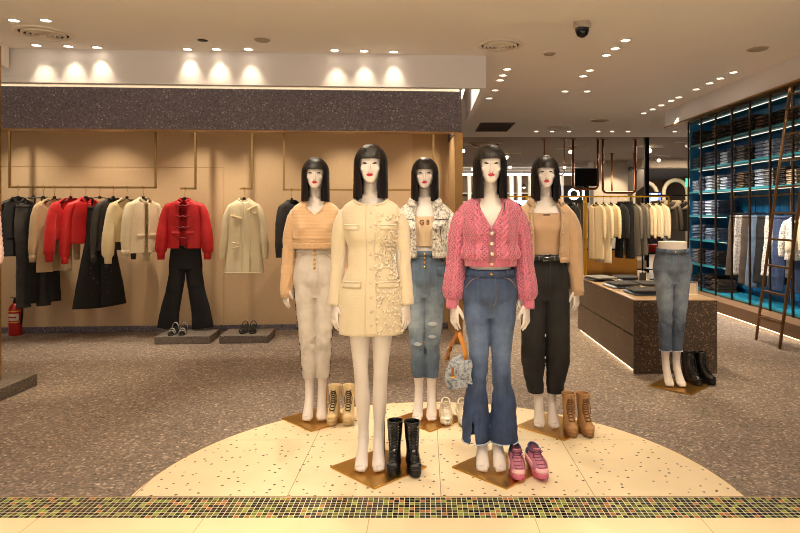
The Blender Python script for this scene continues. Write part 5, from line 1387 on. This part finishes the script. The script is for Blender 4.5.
for (x, y, lab) in ((2.43,6.98-.15,'small white price stand at the back of the counter'),(2.545,5.82,'small clear price stand on the near right corner of the counter')):
    s_ = thing('sign_stand', lab, 'sign holder', (x, y, HC+.0008), -.3, 'price stands on the counter')
    MB().box((0,0,.003), (.09,.06,.006)).build('foot', M_PAPER, s_, smooth=False)
    for q in ((-.042,.003,.065,.006,.006,.118),(.042,.003,.065,.006,.006,.118),(0,.003,.125,.09,.006,.006),(0,.003,.012,.09,.006,.006)): MB().box(q[:3], q[3:]).build('frame_bar', M_PAPER, s_, smooth=False)
    MB().box((0,.003,.068), (.070,.004,.09)).build('card', M_CHAR if y > 6 else M_PAPER, s_, smooth=False)
# ------------------------------------------------------------------ racks and shops beyond
M_YRAIL = plain('yellow_brass_rail', lin(216,160,50), .3, .8)
def rack(label, x0, x1, y, h, mat, group='floor racks beyond the counter', mid=False):
    t = thing('clothes_rack', label, 'clothes rack', ((x0+x1)/2, y, 0), 0, group); w = (x1-x0)/2
    MB().box((0,0,h), (2*w+.03,.026,.026)).build('bar', mat, t, smooth=False)
    for s in (-1, 1):
        MB().box((s*w,0,h/2), (.026,.026,h)).build('upright', mat, t, smooth=False); MB().box((s*w,0,.012), (.03,.46,.024)).build('foot', mat, t, smooth=False)
    MB().box((0,0,.14), (2*w,.02,.02)).build('low_bar', mat, t, smooth=False)
    return t
rack('brass floor rack of pale coats beyond the counter', 2.84, 4.30, 10.8, 1.74, M_YRAIL)
rack('brass floor rack behind the pink cardigan mannequin', 1.40, 2.80, 10.8, 1.74, M_YRAIL)
rack('black floor rack of fur-collared jackets at the far right', 4.30, 5.50, 12.1, 1.80, M_BLACKM)
M_SEQ = plain('grey_sequin', lin(128,120,108), .4, .3, var=.5, vs=260, bump=.5)
M_CREAMC = plain('cream_wool', lin(228,204,164), .9, var=.05, vs=30, bump=.3, bs=120)
M_FUR = plain('cream_fur', lin(226,206,176), .95, var=.12, vs=60, bump=1.0, bs=70, sheen=.5)
GR = 'clothes on the brass rack beyond the counter'
R1 = [(3.02,'coat','long cream coat at the left end of the far brass rack',M_CREAMC,dict(L=.98)),(3.15,'coat','white long coat second on the far brass rack',M_IVORYD,dict(L=1.04)),(3.28,'jacket','white short jacket with scarf on the far brass rack',M_IVORY,dict(L=.58)),
      (3.42,'jacket','black jacket hanging left of the black trousers on the far brass rack',M_BLKWOOL,dict(L=.60)),(3.53,'trousers','black trousers on the far brass rack',M_JET,None),(3.66,'coat','grey sequined coat on the far brass rack',M_SEQ,dict(L=.92)),(3.78,'top','grey sequined top beside the sequined coat',M_SEQ,dict(L=.90, open_=.1)),
      (3.90,'cardigan','cream cardigan right of the sequined clothes',M_CREAMC,dict(L=.56, open_=.08, neck=.15)),(4.02,'jacket','cream textured jacket near the right end of the far brass rack',M_TWEED,dict(L=.58)),(4.14,'jacket','cream short jacket at the right end of the far brass rack',M_IVORYD,dict(L=.56))]
for x, nm, lab, m, kw in R1:
    rz = -1.08; loc = (x, 10.8, 1.74)
    hanger('black hanger for the '+lab.split(' on the')[0].split(' at the')[0].split(' near')[0].split(' right')[0].split(' hanging')[0].split(' second')[0].split(' beside')[0]+' on the far brass rack', loc, rz, 'hangers on the far brass rack', clip=nm == 'trousers', rail=0)
    if nm == 'trousers': hung_trousers(nm, nm, lab, loc, rz, GR, m, L=1.0, W=.17)
    else: hung_top(nm, nm, lab, loc, rz, GR, m, seed=x, depth=.036, sr=.034, out=.03, **kw)
for k, (x, lab, m) in enumerate(((4.62,'dark jacket with cream fur collar, left on the black far rack',M_CHAR),(4.86,'dark jacket with cream fur collar, middle of the black far rack',M_SEQ),(5.10,'dark jacket with cream fur collar, right on the black far rack',M_CHAR))):
    loc = (x, 12.1, 1.80); rz = -1.0
    hanger('black hanger for the fur-collared jacket, %s on the black far rack' % ('left','middle','right')[k], loc, rz, 'hangers on the black far rack', rail=0)
    j = hung_top('fur_jacket', 'jacket', lab, loc, rz, 'fur-collared jackets', m, L=.58, slv=.5, sr=.045, seed=x)
    MB().tube([(.165*math.sin(t), -.065*math.cos(t)+.012, -.145-.13*max(0, math.cos(t))) for t in [.15+(2*PI-.3)*q/20 for q in range(21)]], [.02+.030*math.sin(PI*q/20)**.5 for q in range(21)], 12).build('fur_collar', M_FUR, j)
GB = 'clothes on the rack behind the pink cardigan mannequin'
R2 = [(1.62,'jacket','black jacket on the rack behind the pink cardigan mannequin',M_BLKWOOL),(1.83,'jacket','cream jacket on the rack behind the pink cardigan mannequin',M_CREAMC),(2.04,'jacket','black leather jacket on the rack between the pink and tan mannequins',M_LEATH),(2.35,'jacket','grey jacket on the rack behind the tan jacket mannequin',M_CHAR),(2.58,'jacket','black wool jacket at the right end of the rack behind the tan jacket mannequin',M_BLKWOOL)]
for x, nm, lab, m in R2:
    loc = (x, 10.8, 1.74)
    hanger('black hanger for the '+lab.split(' at the')[0].replace(' on the rack',''), loc, -1.1, 'hangers on the rack behind the mannequins', rail=0); hung_top(nm, nm, lab, loc, -1.1, GB, m, L=.62, seed=x, depth=.04, sr=.042, out=.02)

# low gold cash desk and black shelf unit behind the racks
ds = thing('cash_desk', 'low golden-brown desk behind the far brass rack', 'desk', (3.25, 12.45, 0))
M_DESK = plain('golden_brown_wood', lin(150,102,34), .45, var=.08, vs=6)
MB().box((0,0,.40), (1.9,.7,.64)).build('carcass', M_DESK, ds, smooth=False, bevel=.004); MB().box((0,.02,.04), (1.8,.6,.08)).build('kick', M_BLACKM, ds, smooth=False); MB().box((0,0,.735), (1.96,.76,.03)).build('worktop', M_BLACKM, ds, smooth=False, bevel=.004)
ms = thing('wire_shelf', 'black wire shelf stand beside the golden-brown desk', 'shelf', (4.75, 13.2, 0))
for sx in (-.45, .45):
    for sy in (-.2, .2): MB().box((sx,sy,.70), (.022,.022,1.40)).build('post', M_BLACKM, ms, smooth=False)
for z in (.25,.60,.95,1.36): MB().box((0,0,z), (.9,.42,.02)).build('shelf', M_BLACKM, ms, smooth=False)
def box_thing(nm, cat, lab, x, y, z, d, mat, group):
    t = thing(nm, lab, cat, (x, y, z), 0, group); w, dd, h = d
    MB().box((0,0,h/2), d).build('body', mat, t, smooth=False, bevel=.006); MB().tube([(-w*.28,-dd*.2,h),(-w*.24,-dd*.2,h+.09),(0,-dd*.2,h+.12),(w*.24,-dd*.2,h+.09),(w*.28,-dd*.2,h)], .010, 6).build('handle', mat, t)
    return t
M_REDBAG = plain('red_bag_leather', lin(200,44,34), .4)
for k, (x, z, m, c) in enumerate(((4.50,.961,M_REDBAG,'red'),(4.82,.961,M_CREAMC,'cream'),(4.55,.611,M_CHAR,'charcoal'),(4.92,.611,M_REDBAG,'red'),(4.6,.261,M_CREAMC,'cream'))):
    box_thing('handbag', 'handbag', '%s handbag on the %s shelf of the black wire stand' % (c, {.961:'upper',.611:'middle',.261:'lower'}[z]), x, 13.15, z, (.26,.16,.17), m, 'handbags on the wire stand')

# hanging copper tube frames and the screen
M_COP = plain('copper_tube', lin(168,104,62), .3, .9)
def loop(label, x0, x1, y, zb, zt, r=.030):
    t = thing('hanging_tube', label, 'hanging frame', ((x0+x1)/2, y, 0), 0, 'copper frames hanging in the hall'); w = (x1-x0)/2; c = .10
    pts = [(-w,0,zt),(-w,0,zb+c)]+[(-w+c-c*math.cos(a),0,zb+c-c*math.sin(a)) for a in (.4,.8,1.2,PI/2)]
    pts += [(-x,yy,z) for x, yy, z in reversed(pts)]
    MB().tube(pts, r, 8).build('tube', M_COP, t)
    for s in (-1, 1): MB().lathe([(.07,zt-.02),(.07,zt-.001)], (s*w,0,0), 12).build('ceiling_flange', M_COP, t)
    return t
loop('copper tube frame carrying the dark screen', 3.70, 4.32, 15.3, 2.05, 3.30)
loop('copper tube frame with rounded corners above the pale coats', 4.46, 5.28, 15.35, 1.96, 3.30)
loop('narrow copper tube frame hanging farther back in the hall', 5.80, 6.50, 19.0, 2.07, 3.30, .028)
tv = thing('screen', 'dark flat screen hanging in the copper tube frame', 'screen', (4.00, 15.22, 2.10))
MB().box((0,0,.24), (.54,.05,.44)).build('bezel', M_BLACKM, tv, smooth=False, bevel=.006); MB().box((0,-.027,.24), (.49,.006,.38)).build('panel', plain('dark_glass', lin(26,22,20), .12), tv, smooth=False); MB().box((0,.04,.01), (.10,.05,.05)).build('bracket', M_BLACKM, tv, smooth=False)
slab('pillar_1', 5.36, 5.46, 14.9, 15.0, 0, 3.3, M_BLACKM)
# hall pillar of pale ribbed panels
M_RIB = NT('ribbed_grey_panel'); w_ = M_RIB.n('TexWave', Vector=M_RIB.map(), Scale=9, Distortion=.4).outputs['Color']; M_RIB.P(Base_Color=M_RIB.mix(w_, lin(128,118,106), lin(176,164,148)), Roughness=.6); M_RIB = M_RIB.m
slab('pillar_2', 5.95, 7.15, 21.6, 22.4, 0, 3.3, M_RIB)
slab('wall_far', -8, 14, 34, 34.2, 0, 3.3, plain('far_wall_paint', lin(150,122,94), .8, var=.12, vs=1.5))
slab('wall_far_left', .30, .50, 13.2, 34, 0, 3.3, plain('hall_side_paint', lin(120,100,80), .8))
slab('wall_far_right', 13.2, 13.4, 13.7, 34, 0, 3.3, bpy.data.materials['hall_side_paint'])
slab('beam_2', 7.3, 13.2, 20.6, 21.2, 2.98, 3.3, plain('hall_beam_paint', lin(176,160,142), .8))
# shop across the hall
M_SHOPW = emit('shop_white_light', (1, .93, .84, 1), 4.0)
M_SHOPP = plain('white_shop_fin', lin(226,218,206), .6)
sh = thing('shop_front', 'bright shop front with white fins across the hall behind the pink cardigan mannequin', 'shop front', (3.9, 27, 0))
MB().box((0,1.2,1.6), (6.6,.1,3.2)).build('back_wall', plain('shop_back', lin(120,96,72), .7), sh, smooth=False)
MB().box((0,-.1,3.15), (6.6,.2,.10)).build('fascia_light', M_SHOPW, sh, smooth=False)
for x in (-2.95,-2.35,-1.95,-.55,-.1,.25,.75,1.3,2.1,2.7): MB().box((x,0,1.6), (.14,.5,3.1)).build('fin', M_SHOPP, sh, smooth=False)
MB().box((-.1,-.75,.60), (2.6,.6,1.2)).build('counter', plain('shop_counter', lin(60,50,44), .6), sh, smooth=False)
for z in (1.55, 1.95, 2.35): MB().box((-1.2,.9,z), (5.2,.4,.05)).build('shelf', M_SHOPP, sh, smooth=False)
M_SCR = emit('cool_screen', (.55, .78, 1, 1), 1.2)
t = thing('screen', 'pale blue lit screen on the counter of the shop across the hall', 'screen', (3.75, 26.25, 1.2005)); MB().box((0,0,.02), (.4,.2,.04)).build('foot', M_BLACKM, t, smooth=False); MB().box((0,0,.42), (1.3,.06,.72)).build('panel', M_SCR, t, smooth=False)
M_YEL = plain('yellow_carton', lin(226,170,60), .6)
for k, (x, z, w) in enumerate(((-1.75,1.576,.5),(-1.5,1.976,.4),(-.40,1.576,.5),(.10,1.576,.4),(-.30,1.976,.45),(.9,1.976,.4),(-2.6,1.576,.4),(.55,1.576,.3))):
    b_ = thing('carton', 'yellow carton, %s of those on the shelves of the shop across the hall' % ordn[k], 'box', (3.9+x, 27.88, z), 0, 'yellow cartons in the far shop'); MB().box((0,0,.13), (w,.3,.26)).build('body', M_YEL, b_, smooth=False); MB().box((0,-.152,.13), (w*.4,.004,.12)).build('front_label', M_PAPER, b_, smooth=False)
for k, x in enumerate((-1.65,-.85,.5,1.0)):
    p_ = thing('pendant_lamp', 'small pendant lamp in the shop across the hall, %s from the left' % ordn[k], 'lamp', (3.9+x, 27.2, 0), 0, 'pendant lamps in the far shop'); MB().tube([(0,0,3.3),(0,0,2.75)], .01, 6).build('cord', M_BLACKM, p_); MB().lathe([(.10,2.60),(.06,2.70),(.02,2.76)], n=14).build('shade', M_BLACKM, p_); MB().ell((0,0,2.59), (.06,.06,.05), 10, 6).build('bulb', M_LAMP, p_)
# lit sign, purple jacket on a bust
M_SIGN = emit('white_sign', (.92, .95, 1, 1), 1.3)
sg = thing('lit_sign', 'white lit round sign with a bar beside the tan jacket mannequin', 'sign', (5.45, 22, 2.13))
MB().box((0,.06,0), (.9,.08,.62)).build('backing', M_BLACKM, sg, smooth=False)
MB().tube([(-.10+.17*math.cos(a),0,.17*math.sin(a)) for a in [2*PI*k/24 for k in range(24)]], .045, 8, closed=True).build('ring', M_SIGN, sg); MB().box((.24,0,0), (.08,.03,.42)).build('bar', M_SIGN, sg, smooth=False)
MB().box((0,.06,-.36-.86), (.06,.06,1.82)).build('post', M_BLACKM, sg, smooth=False)
M_PURP = plain('purple_nylon', lin(66,44,120), .5, var=.1, vs=10)
hanger('black hanger holding the purple jacket in the copper frame', (3.23, 15.3, 2.39), -1.2, None, rail=0); hung_top('purple_jacket', 'jacket', 'purple jacket hanging high beside the tan jacket mannequin', (3.23, 15.3, 2.39), -1.2, None, M_PURP, L=.55, slv=.5, sr=.06)
loop('low copper tube frame holding the purple jacket', 2.98, 3.48, 15.3, 2.39, 3.30, .013)
# right part of the hall
M_CREAMARCH = plain('cream_arch', lin(214,196,168), .6)
for k, (x, w, h) in enumerate(((9.35,1.0,2.75),(10.65,1.0,2.85),(8.25,.7,2.6))):
    a_ = thing('arch', 'cream arch in the far hall, %s' % ('middle one','right one','left one')[k], 'arch', (x, 26, 0), 0, 'cream arches in the hall')
    MB().tube([(-w/2,0,0),(-w/2,0,h-w/2)]+[(-w/2*math.cos(q),0,h-w/2+w/2*math.sin(q)) for q in [PI*i/10 for i in range(1,10)]]+[(w/2,0,h-w/2),(w/2,0,0)], .09, 8).build('tube', M_CREAMARCH, a_)
ex = thing('exit_sign', 'green lit exit sign far back at the right', 'sign', (11.0, 25.2, 2.70)); MB().box((0,0,0), (.50,.08,.34)).build('case', emit('exit_green', (.05,.75,.28,1), 1.6), ex, smooth=False); text('lettering', 'EXIT', M_SHOPP, ex, .17, (0,-.042,0)); MB().tube([(0,0,.17),(0,0,.58)], .012, 6).build('rod', M_BLACKM, ex)
bs = thing('poster_stand', 'blue and white lit poster stand beyond the black post', 'sign', (8.05, 21.5, 0)); MB().box((0,0,1.1), (.5,.10,2.2)).build('case', M_BLACKM, bs, smooth=False); MB().box((0,-.055,1.75), (.42,.012,.8)).build('poster', emit('blue_poster', (.20,.32,.85,1), 1.0), bs, smooth=False); MB().box((-.02,-.063,2.0), (.22,.006,.26)).build('white_block', M_SIGN, bs, smooth=False)
es = thing('escalator', 'dark escalator flank rising in the far hall', 'escalator', (8.0, 24.6, 0))
mb = MB(); mb.grid([[(-1.35,y,1.0),(-1.35,y,2.0),(.35,y,3.2),(.9,y,3.2),(.9,y,2.6)] for y in (0,.9)], True, None, True, True); mb.build('flank', plain('escalator_dark', lin(70,58,50), .5), es, smooth=False)
MB().tube([(-1.35,-.05,2.1),(.30,-.05,3.25)], .04, 8).build('handrail', M_BLACKM, es); MB().box((-.2,.45,1.25), (.4,.7,2.5)).build('support', M_BLACKM, es, smooth=False)
# track lamps under the hall ceiling
for k, (x, y, s) in enumerate(((1.05,17,1),(1.9,24,0),(2.55,19,1),(4.1,17.2,1),(6.2,17,1),(8.0,17.5,1),(3.2,23,0),(7.6,20,0),(9.0,19,1),(10.4,21,0),(6.9,16,1),(5.2,23,0))):
    t_ = thing('track_lamp', 'track spotlight under the dark hall ceiling, %s' % ['far left','left, farther back','left of the second mannequin head','above the screen','above the pale pillar','right of the black post','far back above the shop','far back by the beam','at the right edge','far right','near the ceiling edge','behind the pillar'][k], 'lamp', (x, y, 3.3), rnd.uniform(-.6, .6), 'track spotlights in the hall')
    MB().box((0,0,-.012), (.9,.04,.024)).build('track', M_SHOPP, t_, smooth=False); MB().tube([(0,0,-.02),(0,-.02,-.10)], .012, 6).build('stem', M_SHOPP, t_); MB().tube([(0,.07,-.07),(0,-.08,-.14)], [.055,.060], 12).build('head', M_SHOPP, t_); MB().tube([(0,-.081,-.1405),(0,-.086,-.143)], .052, 12).build('lens', M_LAMP, t_)
for k, (x, y) in enumerate(((2.3,22.5),(1.6,16.2),(9.6,17.5))):
    v = thing('air_vent', 'round vent in the dark hall ceiling, %s' % ('behind the heads of the mannequins','near the bulkhead corner','at the right')[k], 'air vent', (x, y, 3.3), 0, 'vents in the hall ceiling'); MB().lathe([(.45,0),(.43,-.03),(.36,-.04)], n=28, capA=False, capB=False).build('flange', M_DISC, v); MB().lathe([(.30,-.005),(.28,-.04),(.18,-.05)], n=28, capA=False).build('cone_ring', M_DISC, v)
# ------------------------------------------------------------------ light
WARM = (1, .78, .52); WARM2 = (1, .84, .64)
def spot(loc, aim, watts, cone=55, blend=.6, col=WARM, r=.04):
    l = bpy.data.lights.new('spot_lamp', 'SPOT'); l.energy = watts; l.spot_size = math.radians(cone); l.spot_blend = blend; l.color = col; l.shadow_soft_size = r
    o = bpy.data.objects.new('spot_lamp', l); COL.objects.link(o); o.location = loc
    o.rotation_euler = (Vector(aim)-Vector(loc)).to_track_quat('-Z', 'Y').to_euler(); return o
def area(loc, aim, watts, sx, sy, col=WARM2):
    l = bpy.data.lights.new('fill_area', 'AREA'); l.energy = watts; l.shape = 'RECTANGLE'; l.size = sx; l.size_y = sy; l.color = col
    o = bpy.data.objects.new('fill_area', l); COL.objects.link(o); o.location = loc
    o.rotation_euler = (Vector(aim)-Vector(loc)).to_track_quat('-Z', 'Y').to_euler(); return o
# lamps over the round platform, in front and behind
for x, y, tx, ty, tz, w in ((-1.1,2.35,-.33,3.5,1.1,44),(-.15,2.25,-.30,3.5,1.2,37),(.75,2.3,.42,3.5,1.2,42),(-1.3,3.15,-.78,4.3,1.1,70),(-.1,3.0,0,4.3,1.3,60),(1.35,3.0,.85,4.2,1.1,54),(0,1.9,.05,3.2,.2,36)):
    spot((x, y, CZ-.03), (tx, ty, tz), w, 50, .7, WARM2)
for x, y, tx, ty, w in ((-1.2,5.4,-.8,4.2,135),(-.1,5.6,0,3.9,115),(1.2,5.5,.8,4.1,95),(.9,4.4,.45,3.35,50),(-.8,4.4,-.3,3.3,80)):
    spot((x, y, CZ-.03), (tx, ty, 0), w, 50, .7, WARM2)
# bulkhead wall-washers
for x, y in BULK[2:]: spot((x, y, CZ-.02), (x+.004, y+.10, 2.75), 11, 66, 1.0, (1,.82,.56), .03)
for x, y in BULK[:2]: spot((x, y, CZ-.02), (x, y+.4, 0), 90, 50, .6)
# alcove lamps just inside the fascia
for u in (.3, 1.3, 2.35, 3.1, 4.1, 5.1):
    p = A(u, .62, 2.78); q = A(u+.05, .30, 1.0); spot(p, q, 74, 84, .9, WARM2, .02)
# general downlights
for x, y in ((.97,7.4),(.96,8.4),(1.96,6.3),(1.96,7.4),(1.95,8.5)): spot((x, y, CZ-.02), (x, y, 0), 140, 95, .8)
for y in (7.4, 8.0, 8.7, 9.4, 10.0): spot((3.72, y, CZ-.02), (4.45, y-.15, .3), 240, 54, .8, (1,.88,.74))
for x, y in ((-3.2,3.9),(-2.2,4.6),(3.0,4.0),(3.1,5.6)): spot((x, y, CZ-.02), (x, y, 0), 120, 95, .9)
for y in (6.9, 8.0, 9.1): spot((1.96, y, CZ-.02), (4.5, y+.1, 1.5), 210, 40, .8, (1,.90,.80))
# racks beyond
for x in (2.2, 3.3, 3.9): spot((x, 9.6, CZ-.02), (x, 10.8, 1.2), 170, 55, .6)
spot((4.9, 11.0, CZ-.02), (4.9, 12.1, 1.4), 110, 50, .6)
for x, y in ((3,18),(6,17),(8.5,19),(4,24),(9.5,24)): area((x, y, 3.25), (x, y, 0), 150, 1.6, 1.6)  # unseen area fills added to brighten the far hall
spot((6.5, 20.4, 3.25), (6.6, 21.7, 1.6), 260, 60, .6)
spot((2.5, 4.2, CZ-.02), (2.1, 5.2, .8), 90, 50, .8)  # extra spot added to lighten the leg mannequin
area((3.6, 24.6, 3.25), (3.7, 27.5, 1.4), 160, 5, .6, (1,.93,.84))  # area fill added to brighten the shop across the hall
for x in (-4.2, -2.2, -.2, 1.8, 3.8): spot((x, .35, CZ-.02), (x, .5, 0), 500, 95, .8, (1,.92,.85))  # added out-of-view spots; their bounce off the pale floor brightens the ceiling
# unseen area fill added for the mall hall light behind the viewer
area((0, -2.2, 2.9), (0, 5.5, 2.4), 40, 9, 1.2, (1, .92, .88))
w = bpy.data.worlds.new('hall_light'); S.world = w; w.use_nodes = True
w.node_tree.nodes['Background'].inputs[0].default_value = (.86, .83, .86, 1); w.node_tree.nodes['Background'].inputs[1].default_value = .27
S.view_settings.view_transform = 'Standard'; S.view_settings.look = 'None'; S.view_settings.gamma = 1; S.view_settings.use_curve_mapping = False
S.view_settings.exposure = 0.20
S.cycles.use_denoising = True; S.cycles.filter_width = 1.0; S.cycles.max_bounces = 8; S.cycles.sample_clamp_indirect = 6
cam = bpy.data.cameras.new('camera'); co = bpy.data.objects.new('camera', cam); COL.objects.link(co); S.camera = co
co.location = (0, 0, 1.45); co.rotation_euler = (PI/2, 0, 0); cam.sensor_width = 36; cam.lens = 612/800*36
cam.shift_x = -25/800; cam.shift_y = (213-266.5)/800; cam.clip_end = 200
